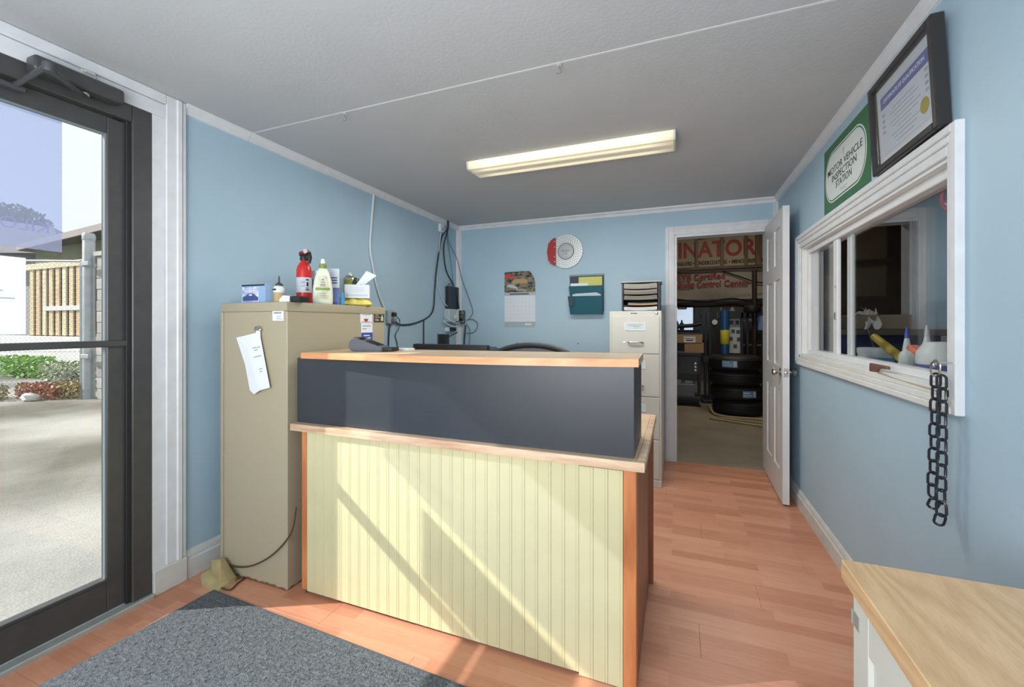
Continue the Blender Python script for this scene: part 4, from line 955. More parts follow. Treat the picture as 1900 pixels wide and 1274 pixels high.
mb = MB(); mb.box(DX0+.013, DX0+.0145, YB+.03, YB+.055, .88, .95); part('strike_plate', mb, mat('aged_brass', (70, 62, 48), .4, metal=.8), g)
g8 = sgroup('trim_8', 'white casing around the second office doorway')
casing(g8, OX0, OX1, DZ)
d2 = sgroup('door_2', 'white six-panel door opened against the right wall')
d2.location = (.700, 4.085, 0); d2.rotation_euler = (0, 0, math.radians(-1.2))
# local frame: leaf runs along -y, face towards -x
LW, T = .722, .040
M2 = wm(d2)
doorw = mat('door_white', (218, 219, 220), .4, noise=.03, nscale=10)
stw, mid, zr = .105, .10, [.012, .215, .775, .945, 1.555, 1.660, 1.925, 2.040]
cols = [(-LW, -LW+stw), (-LW/2-mid/2, -LW/2+mid/2), (-stw, 0)]
mb = MB()
for a, c_ in cols: mb.box(-T/2, T/2, a, c_, zr[0], zr[7], 0, M2)
for k in (0, 2, 4, 6):
    for a, c_ in ((-LW+stw, -LW/2-mid/2), (-LW/2+mid/2, -stw)): mb.box(-T/2, T/2, a, c_, zr[k], zr[k+1], 0, M2)
part('leaf', mb, doorw, d2)
for k in (1, 3, 5):
    for a, c_ in ((-LW+stw, -LW/2-mid/2), (-LW/2+mid/2, -stw)):
        mb = MB(); mb.box(-T/2+.010, T/2-.010, a, c_, zr[k], zr[k+1], 0, M2)
        z0, z1 = zr[k], zr[k+1]
        for sgn in (-1, 1):
            xs = sgn*(T/2-.010); xo = sgn*(T/2-.003)
            o_ = [V((xs, a+.012, z0+.012)), V((xs, c_-.012, z0+.012)), V((xs, c_-.012, z1-.012)), V((xs, a+.012, z1-.012))]
            i_ = [V((xo, a+.04, z0+.04)), V((xo, c_-.04, z0+.04)), V((xo, c_-.04, z1-.04)), V((xo, a+.04, z1-.04))]
            vo = [mb.b.verts.new(M2 @ p) for p in o_]; vi = [mb.b.verts.new(M2 @ p) for p in i_]
            mb.b.faces.new(vi)
            for q in range(4): mb.b.faces.new((vo[q], vo[(q+1) % 4], vi[(q+1) % 4], vi[q]))
        part('panel', mb, doorw, d2)
for sgn in (-1, 1):
    mb = MB(); yk = -LW+.062
    mb.lathe([(.030, 0), (.030, .004), (.022, .008), (.010, .010), (.010, .022), (.020, .028), (.026, .038), (.024, .048), (.014, .053), (0, .054)], M2 @ V((sgn*T/2, yk, .905)), 24, M=(M2.to_3x3() @ Matrix.Rotation(sgn*PI/2, 3, 'Y')).to_4x4()); part('knob', mb, chrome, d2)
mb = MB(); mb.box(-.013, .013, -LW-.002, -LW+.001, .877, .934, .001, M2); mb.lathe([(.009, 0), (.009, .008), (.004, .01)], M2 @ V((0, -LW-.001, .905)), 12, 'y'); part('latch_plate', mb, chrome, d2)
for z in (.25, 1.05, 1.85):
    mb = MB(); mb.lathe([(.008, 0), (.008, .09)], M2 @ V((T/2+.004, .006, z)), 10); part('hinge', mb, chrome, d2)

# ------------------------------------------------------------------ interior sliding window in the right wall
w1 = sgroup('window_1', 'white sliding office window in the right wall')
def cas_seg(a, c_, z0, z1, name, steps):
    mb = MB()
    for (y0, y1, q0, q1, d) in steps: mb.box(XR-d, XR+.0, y0, y1, q0, q1, .003)
    part(name, mb, trimw, w1)
cw = .072
oy0, oy1, oz0, oz1 = WY0-cw, WY1+cw, .965, 1.828
cas_seg(0, 0, 0, 0, 'side_casing', [(oy0, oy0+.026, oz0, oz1, .024), (oy0+.026, oy0+.05, oz0, oz1, .017), (oy0+.05, WY0, oz0+.02, oz1-.02, .011)])
cas_seg(0, 0, 0, 0, 'side_casing', [(oy1-.026, oy1, oz0, oz1, .024), (oy1-.05, oy1-.026, oz0, oz1, .017), (WY1, oy1-.05, oz0+.02, oz1-.02, .011)])
cas_seg(0, 0, 0, 0, 'head_casing', [(oy0+.026, oy1-.026, oz1-.026, oz1, .024), (oy0+.05, oy1-.05, oz1-.05, oz1-.026, .017), (WY0, WY1, WZ1, oz1-.05, .011)])
dirty = mat('dirty_white_sill', (226, 227, 225), .5, noise=.07, nscale=7)
mb = MB()
for (q0, q1, d) in ((oz0, oz0+.022, .026), (oz0+.022, oz0+.044, .018), (oz0+.044, WZ0, .011)): mb.box(XR-d, XR, oy0+.026, oy1-.026, q0, q1, .003)
part('apron', mb, dirty, w1)
mb = MB()
for a in ((WY0, WY0+.012, WZ0, WZ1), (WY1-.012, WY1, WZ0, WZ1), (WY0+.012, WY1-.012, WZ1-.012, WZ1), (WY0+.012, WY1-.012, WZ0, WZ0+.006)): mb.box(XR, XR+.12, a[0], a[1], a[2], a[3])
part('liner', mb, dirty, w1)
fr = [(WY0+.012, WY0+.050, WZ0+.006, WZ1-.012), (WY1-.05, WY1-.012, WZ0+.006, WZ1-.012), (WY0+.05, WY1-.05, WZ1-.046, WZ1-.012), (WY0+.05, WY1-.05, WZ0+.006, WZ0+.034)]
mb = MB()
for a in fr: mb.box(XR+.028, XR+.09, a[0], a[1], a[2], a[3], .003)
part('frame', mb, white, w1)
mb = MB(); mb.box(XR+.034, XR+.052, 2.80, 2.865, WZ0+.034, WZ1-.046, .003); part('sash_stile', mb, white, w1)
mb = MB(); mb.box(XR+.058, XR+.076, 2.68, 2.735, WZ0+.034, WZ1-.046, .003); part('sash_stile', mb, mat('sash_grey', (190, 194, 196), .4), w1)
mb = MB(); mb.box(XR+.028, XR+.034, 2.815, 2.835, 1.26, 1.30, .002); mb.box(XR+.030, XR+.034, 2.82, 2.83, 1.435, 1.445, .001); part('sash_latch', mb, chrome, w1)
mb = MB(); mb.box(XR+.041, XR+.045, 2.865, WY1-.05, WZ0+.034, WZ1-.046); part('pane', mb, glass, w1)
mb = MB(); mb.box(XR+.065, XR+.069, WY0+.05, 2.68, WZ0+.034, WZ1-.046); part('pane', mb, glass, w1)

# brown bracket on the sill
mb = MB(); mb.prism([(XR-.013, 2.248, 1.068), (XR-.013, 2.085, 1.068), (XR-.013, 2.078, 1.056), (XR-.013, 2.17, 1.053), (XR-.013, 2.185, 1.035), (XR-.013, 2.25, 1.032)], (.012, 0, 0))
bmesh.ops.bevel(mb.b, geom=mb.b.edges[:], offset=.003, segments=1, affect='EDGES')
solo('brown_catch', mb, mat('brown_plastic', (112, 80, 74), .5), 'brown pistol-shaped catch on the sill of the office window', 'catch', (XR-.008, 2.2, 1.035))
mb = MB(); mb.tube([(XR-.010, 2.17, 1.035), (XR-.009, 1.95, 1.026), (XR-.012, 1.72, 1.022)], .003, 6)
solo('thin_dowel', mb, wood('dowel_wood', (196, 180, 150), (160, 138, 104), 'y'), 'thin wooden stick lying along the office window sill', 'stick', (XR-.01, 1.95, 1.03))

# chain on an S-hook
chn = thing('plastic_chain', 'doubled black plastic chain hanging from a hook on the window casing', 'chain', (XR-.035, 1.675, 1.1))
xc = XR-.046
def link(mb, c_, ang, L=.050, Wd=.029, r=.0036, face=0.):
    hl, hw = L/2-Wd/2, Wd/2-r; pts = []
    for k in range(9): t = PI*k/8; pts.append(V((0, hw*math.cos(t), hl+hw*math.sin(t))))
    for k in range(9): t = PI+PI*k/8; pts.append(V((0, hw*math.cos(t), -hl+hw*math.sin(t))))
    R_ = Matrix.Rotation(ang, 3, 'X') @ Matrix.Rotation(face, 3, 'Z')
    mb.tube([V(c_)+V((0, -.02, 0))+R_ @ p for p in pts], r, 7, closed=True)
chm = mat('chain_black', (34, 40, 48), .3)
strandA = [(1.688, 1.062), (1.690, 1.024), (1.692, .986), (1.694, .948), (1.696, .910), (1.698, .872), (1.700, .834), (1.703, .796), (1.706, .758), (1.712, .720)]
strandB = [(1.664, 1.060), (1.662, 1.022), (1.663, .984), (1.664, .946), (1.664, .908), (1.663, .870), (1.664, .832), (1.665, .794), (1.667, .756), (1.669, .718)]
for i, (yy, zz) in enumerate(strandA):
    mb = MB(); link(mb, (xc+.002*(i % 2), yy, zz), .02, face=(1.55 if i % 2 == 0 else .45)); part('link', mb, chm, chn)
for i, (yy, zz) in enumerate(strandB):
    mb = MB(); link(mb, (xc+.003, yy, zz), -.02, face=(.75 if i % 2 == 0 else 1.8)); part('link', mb, chm, chn)
mb = MB(); link(mb, (xc-.002, 1.696, .685), .62, face=1.0); part('link', mb, chm, chn)
mb = MB(); link(mb, (xc+.004, 1.668, .682), -.08, face=.9); part('link', mb, chm, chn)
mb = MB(); link(mb, (xc+.002, 1.672, .648), .42, face=1.1); part('link', mb, chm, chn)
o = thing('s_hook', 'small nickel hook and rings holding the black chain on the casing', 'hook', (XR-.03, 1.66, 1.11))
mb = MB(); mb.tube([(XR-.022, 1.632, 1.118), (XR-.053, 1.634, 1.118)]+[(XR-.056, 1.645+.014*math.cos(t), 1.112+.013*math.sin(t)) for t in [PI-.4*k for k in range(11)]], .0028, 7); part('hook', mb, chrome, o)
mb = MB(); link(mb, (xc-.006, 1.676, 1.098), .15, .05, .03, .0027, .5); part('ring', mb, chrome, o)

# ------------------------------------------------------------------ sign and framed certificate above the window
sg = thing('inspection_sign', 'green metal motor vehicle inspection station sign above the office window', 'sign', (XR, 2.57, 1.85))
gm = mat('sign_green', (58, 112, 74), .45, noise=.05, nscale=6)
sy_0, sy_1, sz_0, sz_1 = 2.262, 2.878, 1.848, 2.196
mb = MB(); mb.box(XR-.004, XR-.001, sy_0, sy_1, sz_0, sz_1, .0008); part('plate', mb, gm, sg)
def stadium(hw, hh, r, n=10):
    pts = []
    for cx_, cz_, t0 in ((hw-r, hh-r, 0), (-hw+r, hh-r, PI/2), (-hw+r, -hh+r, PI), (hw-r, -hh+r, 3*PI/2)):
        for k in range(n+1): t = t0+PI/2*k/n; pts.append((cx_+r*math.cos(t), cz_+r*math.sin(t)))
    return pts
cy_, cz_ = (sy_0+sy_1)/2+.006, (sz_0+sz_1)/2-.004
for hw, hh, r, d, m, nm in ((.278, .135, .125, .0046, paper, 'white_outline'), (.272, .129, .119, .0050, gm, 'inner_ring'), (.265, .122, .112, .0054, mat('sign_white', (214, 222, 222), .5), 'white_field')):
    mb = MB(); mb.prism([(XR-d, cy_+a, cz_+b_) for a, b_ in stadium(hw, hh, r)], (.0006, 0, 0)); part(nm, mb, m, sg)
sgk = mat('sign_black', (48, 58, 54), .6)
for t, z, wd in (('MOTOR VEHICLE', .032, .468), ('INSPECTION', -.014, .335), ('STATION', -.058, .218)):
    text('lettering', t, sgk, sg, (XR-.0056, cy_, cz_+z), (0, -1, 0), (0, 0, 1), .050, 'CENTER', .0003, bold=.0004, fit=wd)
mb = MB(); mb.box(XR-.0058, XR-.0052, cy_-.05, cy_+.05, cz_-.098, cz_-.096); mb.box(XR-.0058, XR-.0052, cy_-.035, cy_+.035, cz_-.108, cz_-.1065); part('print', mb, ink, sg)
mb = MB(); mb.box(XR-.0058, XR-.0052, cy_-.008, cy_+.008, cz_+.065, cz_+.100); part('emblem', mb, mat('emblem_grey', (182, 186, 190), .6), sg)
ce = thing('framed_certificate', 'framed certificate with blue title band leaning on the window casing', 'certificate', (XR-.02, 1.91, 1.832))
Rc = Matrix.Translation((XR-.020, 1.906, 1.8305)) @ Matrix.Rotation(math.radians(-.8), 4, 'X') @ Matrix.Rotation(math.radians(-2.6), 4, 'Y')
cwid, chgt = .232, .352
frm = mat('frame_dark', (46, 44, 44), .35)
for nm, a in (('frame_side', (-cwid, -cwid+.027, 0, chgt)), ('frame_side', (cwid-.027, cwid, 0, chgt)), ('frame_rail', (-cwid+.027, cwid-.027, 0, .027)), ('frame_rail', (-cwid+.027, cwid-.027, chgt-.027, chgt))):
    mb = MB(); mb.box(-.020, .017, a[0], a[1], a[2], a[3], .004, Rc); part(nm, mb, frm, ce)
mb = MB(); mb.box(.0, .004, -cwid+.027, cwid-.027, .027, chgt-.027, 0, Rc); part('mount', mb, mat('mount_white', (206, 212, 220), .6), ce)
mb = MB(); mb.box(-.0012, -.0002, -cwid+.06, cwid-.06, .06, chgt-.055, 0, Rc); part('certificate_sheet', mb, mat('certificate_paper', (196, 206, 218), .6), ce)
mb = MB(); mb.box(-.0018, -.0012, -cwid+.062, cwid-.062, chgt-.115, chgt-.068, 0, Rc); part('title_band', mb, mat('band_blue', (84, 98, 164), .5), ce)
text('lettering', 'CERTIFICATE OF QUALIFICATION', paper, ce, Rc @ V((-.0022, 0, chgt-.091)), Rc.to_3x3() @ V((0, -1, 0)), Rc.to_3x3() @ V((0, 0, 1)), .0205, 'CENTER', .0002, sx=.95)
mb = MB()
for k in range(9):
    w = (.08, .10, .07, .11, .09, .05, .1, .08, .06)[k]; z = .205-k*.016
    mb.box(-.0018, -.0012, -w, w, z, z+.003, 0, Rc)
for k in range(4): mb.box(-.0018, -.0012, cwid-.09, cwid-.07, .14+k*.022, .15+k*.022, 0, Rc); mb.box(-.0018, -.0012, -cwid+.07, -cwid+.09, .15+k*.022, .16+k*.022, 0, Rc)
part('print', mb, mat('certificate_print', (158, 168, 182), .7), ce)
mb = MB(); mb.lathe([(.026, 0), (.026, .001)], Rc @ V((-.0014, -cwid+.10, .112)), 24, M=(Rc.to_3x3() @ Matrix.Rotation(-PI/2, 3, 'Y')).to_4x4()); part('gold_seal', mb, mat('gold_seal', (164, 150, 50), .4, metal=.3), ce)
mb = MB(); mb.box(.0, .0005, -cwid+.035, cwid-.035, .035, chgt-.035, 0, Rc @ Matrix.Translation((-.012, 0, 0))); part('glazing', mb, glass, ce)

# ------------------------------------------------------------------ white low cabinet at the right
wc = thing('side_cabinet', 'white low cabinet with pale oak laminate top at the right wall', 'cabinet', (.53, .6, 0))
mb = MB(); mb.box(.334, .750, .12, 1.012, 0.0, .722, .002); part('body', mb, mat('cabinet_white', (216, 220, 214), .45), wc)
mb = MB(); mb.box(.306, .754, .10, 1.038, .7225, .760, .002); part('worktop', mb, wood('pale_oak_laminate', (222, 188, 146), (202, 165, 124), 'y', 1.6, .4, rings=18, fine=200.), wc)
dr = MB()
for a in ((.14, .21, .02, .71), (.935, 1.005, .02, .71), (.21, .935, .02, .09), (.21, .935, .64, .71)): dr.box(.316, .3335, a[0], a[1], a[2], a[3], .002)
dr.box(.324, .3335, .21, .935, .09, .64)
dd = part('door', dr, mat('cabinet_white', (216, 220, 214), .45), wc)
mb = MB(); mb.box(.3145, .3165, .975, 1.0, .655, .682, .0005); mb.lathe([(.003, 0), (.003, .028)], (.3155, 1.005, .655), 8); part('hinge', mb, mat('hinge_grey', (150, 150, 144), .5), dd)

# ------------------------------------------------------------------ second office seen through the window
mb = MB()
mb.box(3.2, 3.3, .5, YB, 0, HC); mb.box(XR+.12, 3.2, .4, .5, 0, HC)
struct('wall_office', mb, wallm, 'blue walls of the second office')
mb = MB(); mb.box(XR+.12, 3.3, .4, YB+.12, HC, HC+.03); struct('ceiling_office', mb, ceilm, 'ceiling of the second office')
mb = MB(); mb.box(XR, 3.3, .4, YB+.02, -.05, 0); struct('floor_office', mb, mat('office_floor', (120, 90, 72), .5), 'floor of the second office')
od = thing('office_desk', 'long dark desk under the office window beyond the glass', 'desk', (1.3, 2.6, 0))
mb = MB(); mb.box(XR+.135, 1.62, 1.2, 3.5, .88, .92, .004); part('top', mb, mat('desk_dark', (64, 60, 62), .5), od)
for py in (1.25, 3.42):
    mb = MB(); mb.box(XR+.14, 1.6, py, py+.04, 0, .88); part('side_panel', mb, mat('desk_dark', (64, 60, 62), .5), od)
o = thing('white_tub', 'round white tub with a blue label on the desk behind the window', 'tub', (1.02, 2.93, .92))
mb = MB(); mb.lathe([(.072, 0), (.074, .006), (.080, .15), (.080, .152)], (1.03, 2.95, .9205), 28); part('tub', mb, mat('tub_white', (206, 218, 224), .4), o)
mb = MB(); mb.lathe([(.0765, .055), (.0775, .056), (.0806, .130), (.080, .131)], (1.03, 2.95, .9205), 28); part('label', mb, mat('tub_label_blue', (88, 142, 186), .5), o)
mb = MB(); mb.lathe([(.083, 0), (.083, .026), (.078, .03), (0, .03)], (1.03, 2.95, 1.0725), 28); part('lid', mb, mat('lid_white', (196, 208, 214), .4), o)
mb = MB(); mb.tube([(1.07, 3.08, 1.16), (1.04, 2.72, 1.075), (1.02, 2.60, 1.045)], [.020, .022, .016], 10); mb.tube([(1.02, 2.60, 1.045), (1.015, 2.45, .94)], .010, 8)
solo('yellow_tool', mb, mat('mustard_plastic', (176, 156, 52), .4), 'tool with a thick mustard yellow handle leaning beside the white tub', 'tool', (1.02, 2.6, .94))
mb = MB(); mb.tube([(1.25, 3.75, 1.24), (1.12, 3.25, 1.12), (1.09, 3.14, 1.08)], .006, 6); mb.tube([(1.09, 3.14, 1.08), (1.07, 3.08, .925)], .006, 6)
solo('metal_rod', mb, chrome, 'thin shiny rod leaning over the desk beyond the window', 'rod', (1.1, 3.1, .925))
def glue(name, x, y, z, h, r, capcol, label):
    o = thing(name, label, 'bottle', (x, y, z))
    mb = MB(); mb.lathe([(r*.95, 0), (r, .004), (r, h*.55), (r*.86, h*.6), (r*.5, h*.64)], (x, y, z), 20); part('body', mb, mat('milky_plastic', (204, 216, 214), .35), o)
    mb = MB(); mb.lathe([(r*.55, 0), (r*.5, h*.06), (r*.3, h*.2), (r*.24, h*.22)], (x, y, z+h*.62), 16); part('nozzle', mb, mat('milky_plastic', (204, 216, 214), .35), o)
    mb = MB(); mb.lathe([(r*.30, 0), (r*.28, h*.06), (r*.12, h*.17)], (x, y, z+h*.83), 12); part('cap', mb, mat('cap_'+str(capcol), capcol, .4), o)
    mb = MB(); mb.lathe([(r*1.01, h*.2), (r*1.015, h*.21), (r*1.015, h*.42), (r*1.01, h*.43)], (x, y, z), 20); part('label', mb, mat('pale_label', (188, 200, 206), .6), o)
    return o
glue('glue_bottle', .985, 2.49, .92, .30, .030, (80, 96, 190), 'milky glue bottle with a blue cap behind the window')
glue('glue_bottle', 1.04, 2.45, .92, .31, .032, (178, 188, 200), 'milky glue bottle with a pale cap beside the blue-capped one')
o = thing('plastic_tub', 'white tub with a dark blue band at the right end of the window', 'tub', (.99, 2.22, .92))
mb = MB(); mb.lathe([(.075, 0), (.078, .01), (.084, .17), (.080, .20), (.06, .235), (.06, .24)], (1.0, 2.235, .9205), 28); part('tub', mb, mat('tub_grey_white', (204, 212, 212), .4), o)
mb = MB(); mb.lathe([(.082, .095), (.0832, .096), (.0842, .150), (.0838, .151)], (1.0, 2.235, .9205), 28); part('label', mb, mat('band_navy', (74, 84, 160), .5), o)
mb = MB(); mb.box(.95, 1.0, 2.33, 2.42, 1.105, 1.13, .01, Matrix.Translation((.97, 2.37, 1.12)) @ Matrix.Rotation(.3, 4, 'X') @ Matrix.Translation((-.97, -2.37, -1.12)))
o.children[0]['label'] = 'white tub body'
solo('orange_clip', mb, mat('orange_plastic', (226, 120, 96), .4), 'orange clip resting against the pale-capped glue bottle', 'clip', (.97, 2.37, 1.11))
# bench further in with a crumpled cloth
wb = thing('work_bench', 'dark workbench in the second office with a blue front', 'bench', (1.5, 3.75, 0))
mb = MB(); mb.box(.92, 1.65, 3.55, 4.05, 1.16, 1.20, .004); part('top', mb, mat('bench_top', (70, 70, 66), .6), wb)
mb = MB(); mb.box(.96, 1.60, 3.60, 4.02, 0, 1.16, .002); part('carcass', mb, mat('bench_blue', (34, 46, 84), .5), wb)
mb = MB(); mb.box(1.12, 1.46, 3.62, 3.90, 1.2005, 1.30, .004)
solo('cardboard_tray', mb, mat('grey_carton', (116, 108, 92), .7), 'grey carton on the workbench under the crumpled cloth', 'carton', (1.29, 3.76, 1.2005))
def cloth(i, j):
    u, v = i*2-1, j*2-1
    return (1.24+.045*u+.01*math.sin(7*v), 3.66+.07*v+.012*math.sin(6*u), 1.325+.018*math.sin(5*u+2)*math.cos(6*v)-.10*max(0, -v-.15)*1.2-.02*abs(u))
mb = MB(); mb.grid(cloth, 18, 18, .002)
solo('crumpled_cloth', mb, mat('cloth_white', (206, 202, 198), .9), 'crumpled white cloth hanging over the workbench carton', 'cloth', (1.22, 3.66, 1.3))
mb = MB(); mb.tube(smooth_path([(XR+.165, 2.0, 1.80), (XR+.155, 2.07, 1.75), (XR+.155, 2.085, 1.70), (XR+.155, 2.05, 1.66), (XR+.16, 2.0, 1.655)]), .008, 7)
solo('red_cable', mb, mat('red_rubber', (196, 70, 76), .4), 'red cable loop hanging inside the window at its right', 'cable', (XR+.16, 2.0, 1.7))
mb = MB(); mb.box(1.85, 2.25, 3.3, 3.9, 0, 1.15, .01); mb.box(1.87, 2.23, 3.28, 3.3, .1, .55, .004); mb.box(1.87, 2.23, 3.28, 3.3, .6, 1.1, .004)
solo('dark_locker', mb, mat('locker_dark', (58, 66, 68), .5), 'dark grey locker in the second office right of its doorway', 'locker', (2.05, 3.6, 0))

# ------------------------------------------------------------------ repair shop beyond the doorways
conc = mat('concrete_floor', (150, 140, 122), .6, noise=.25, nscale=2.2, bump=.1, bscale=30)
mb = MB(); mb.box(-4, 6, YB+.0, 11, -.06, -.004); struct('floor_shop', mb, conc, 'worn concrete floor of the repair shop')
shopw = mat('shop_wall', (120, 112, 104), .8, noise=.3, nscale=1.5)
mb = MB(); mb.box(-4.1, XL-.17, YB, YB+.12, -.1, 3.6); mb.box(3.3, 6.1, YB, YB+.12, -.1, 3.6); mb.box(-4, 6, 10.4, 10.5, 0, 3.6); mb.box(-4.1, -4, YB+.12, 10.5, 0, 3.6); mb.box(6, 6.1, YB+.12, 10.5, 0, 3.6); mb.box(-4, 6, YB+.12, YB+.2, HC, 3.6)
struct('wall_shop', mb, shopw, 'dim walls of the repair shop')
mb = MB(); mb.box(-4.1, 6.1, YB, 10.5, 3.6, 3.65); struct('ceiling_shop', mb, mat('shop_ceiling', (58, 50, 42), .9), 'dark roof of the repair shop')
# timber loft front carrying the big sign
lf = thing('timber_loft', 'timber loft front with uprights over the big red-lettered sign', 'loft', (.7, 8.6, 0))
tim = wood('old_timber', (128, 96, 58), (96, 68, 40), 'z', 1.0)
timx = wood('old_timber_beam', (112, 84, 52), (84, 60, 38), 'x', 1.0)
for x in (.30, .72, 1.10):
    mb = MB(); mb.box(x, x+.05, 8.50, 8.54, 2.27, 3.2, .002); part('upright', mb, tim, lf)
mb = MB(); mb.box(1.27, 1.36, 8.48, 8.54, 2.25, 3.2, .002); part('upright', mb, tim, lf)
mb = MB(); mb.box(-1.5, 2.2, 8.46, 8.60, 2.235, 2.285, .003); part('beam', mb, timx, lf)
mb = MB(); mb.box(-1.5, 2.2, 8.44, 8.62, 2.86, 2.96, .003); part('beam', mb, mat('dark_beam', (44, 36, 28), .8), lf)
mb = MB(); mb.box(-1.5, 2.2, 8.64, 8.74, 1.56, 1.66, .003); part('beam', mb, mat('dark_beam', (44, 36, 28), .8), lf)
mb = MB(); mb.box(1.46, 1.60, 8.5, 8.6, 1.6, 3.2, .003); part('post', mb, mat('dark_beam', (44, 36, 28), .8), lf)
big = thing('shop_sign', 'white board with large red letters behind the loft uprights', 'sign', (.3, 8.57, 2.3))
mb = MB(); mb.box(-1.45, 1.46, 8.565, 8.58, 2.29, 2.85, .002); part('board', mb, mat('sign_cream', (186, 170, 140), .6), big)
redl = mat('sign_red', (168, 42, 32), .5)
text('lettering', 'MINATOR', redl, big, (1.285, 8.563, 2.60), (1, 0, 0), (0, 0, 1), .40, 'RIGHT', .001, bold=.012, fit=1.56)
sik = mat('sign_ink', (40, 36, 32), .6)
for t, xr, wd in (('\u2022 MINOR REPAIRS', 1.43, .57), ('UNDERCOATING', .83, .50), ('TRAILORS \u2022', .29, .36)):
    text('lettering', t, sik, big, (xr, 8.563, 2.365), (1, 0, 0), (0, 0, 1), .095, 'RIGHT', .001, bold=.004, fit=wd)
mb = MB(); mb.box(.33, .46, 8.38, 8.42, 2.83, 2.90, .004)
solo('junction_lamp', mb, mat('lamp_cream', (200, 186, 140), .5), 'small cream box on the dark beam above the shop sign', 'box', (.4, 8.4, 2.83))
bn = thing('vinyl_banner', 'white vinyl banner with red lettering sagging under the shop sign', 'banner', (.5, 8.6, 1.66))
def bfn(i, j):
    x = -1.45+3.4*i; z = 1.70+(.545-.03*math.sin(PI*i))*j
    return (x, 8.60-.03*math.sin(9*i+3*j)*(1-.5*j)-.015*math.sin(17*i-5*j), z)
mb = MB(); mb.grid(bfn, 40, 10, .002); part('sheet', mb, mat('banner_white', (176, 164, 148), .6, noise=.15, nscale=3), bn)
text('lettering', 'KYB Certified', mat('banner_red', (150, 48, 42), .6), bn, (.80, 8.545, 2.115), (1, 0, 0), (0, 0, 1), .155, 'RIGHT', .001, bold=.004, fit=.815)
for t, xr, wd in (('Center', 1.18, .405), ('Control', .735, .40), ('Ride', .295, .285)):
    text('lettering', t, mat('banner_red', (150, 48, 42), .6), bn, (xr, 8.545, 1.975), (1, 0, 0), (0, 0, 1), .155, 'RIGHT', .001, bold=.004, fit=wd)
text('lettering', 'for handling, control & comfort', mat('banner_grey', (128, 116, 106), .6), bn, (1.45, 8.545, 1.775), (1, 0, 0), (0, 0, 1), .07, 'RIGHT', .001)
def cableb(pts, r, name, label): return solo(name, MB().tube(smooth_path(pts), r, 6), mat('hose_black', (26, 24, 22), .6), label, 'hose', pts[0])
cableb([(-.4, 8.5, 1.78), (.1, 8.5, 1.69), (.5, 8.5, 1.66), (.9, 8.5, 1.70), (1.2, 8.5, 1.66), (1.7, 8.5, 1.74)], .016, 'air_hose', 'black air hose slung along the foot of the banner')
cableb([(.75, 8.52, 2.20), (1.0, 8.52, 2.10), (1.3, 8.52, 1.98), (1.6, 8.52, 1.96)], .012, 'air_hose', 'black hose slung across the upper right of the banner')
# bright bay behind: lit window
w3 = sgroup('window_3', 'lit window of the far bay behind the shop')
skyw = emit('far_window_light', (.62, .74, .88), .85)
mb = MB(); mb.box(-.25, .32, 10.38, 10.40, 1.0, 1.72); part('pane', mb, skyw, w3)
mb = MB()
for a in ((-.28, -.25, .97, 1.75), (.32, .35, .97, 1.75), (-.25, .32, .97, 1.0), (-.25, .32, 1.72, 1.75)): mb.box(a[0], a[1], 10.35, 10.40, a[2], a[3])
part('frame', mb, mat('shop_frame', (150, 156, 160), .5), w3)
o = thing('small_frame_sign', 'small black framed sign hanging in the far lit window', 'sign', (.08, 10.3, 1.6))
mb = MB(); mb.box(.0, .19, 10.30, 10.32, 1.58, 1.70, .004); part('frame', mb, blackp, o)
mb = MB(); mb.box(.02, .17, 10.298, 10.30, 1.60, 1.685); part('sheet', mb, paper, o)
for i, (x, h, r) in enumerate(((-.05, .28, .075), (.085, .22, .05))):
    mb = MB(); mb.lathe([(r, 0), (r, h*.5), (r*.75, h*.68), (r*.35, h*.8), (r*.35, h)], (x, 10.2, 1.12), 16)
    solo('oil_jug', mb, mat('jug_blue', (76, 98, 140), .5), 'blue jug on the far window ledge, %s of the two' % ('larger' if i == 0 else 'smaller'), 'jug', (x, 10.2, 1.12))
mb = MB(); mb.box(-.4, .45, 10.08, 10.35, 1.08, 1.12, .003); mb.box(-.35, .40, 10.12, 10.34, 0, 1.08)
solo('far_bench', mb, mat('bench_grey', (90, 92, 94), .7), 'grey bench under the far lit window', 'bench', (0, 10.2, 0))
# pale wall panels behind the press
mb = MB(); mb.box(.36, .66, 10.3, 10.38, .9, 1.85, .003); mb.box(.45, .53, 10.28, 10.3, 1.45, 1.75, .003)
solo('grey_cupboard', mb, mat('cupboard_grey', (120, 122, 122), .6), 'grey cupboard right of the far lit window', 'cupboard', (.5, 10.34, .9))
o = thing('wire_rack', 'pale wire rack of white parts behind the hydraulic press', 'rack', (1.2, 10.0, 0))
mb = MB(); mb.box(.85, 1.75, 9.95, 10.3, 1.30, 1.33, .002); mb.box(.85, 1.75, 9.95, 10.3, .8, .83, .002); part('shelf', mb, steel, o)
for x in (.86, 1.72):
    mb = MB(); mb.box(x, x+.03, 10.2, 10.24, 0, 1.75); part('post', mb, steel, o)
for i in range(5):
    mb = MB(); x = .92+i*.155; h = (.22, .28, .18, .25, .2)[i]
    mb.lathe([(.06, 0), (.066, h*.5), (.05, h*.8), (.02, h)], (x, 10.08, 1.331), 14)
    solo('white_part', mb, mat('part_white', (190, 190, 184), .5), 'pale bundle on the wire rack behind the press, %s from the left' % ('first', 'second', 'third', 'fourth', 'fifth')[i], 'bundle', (x, 10.08, 1.331))

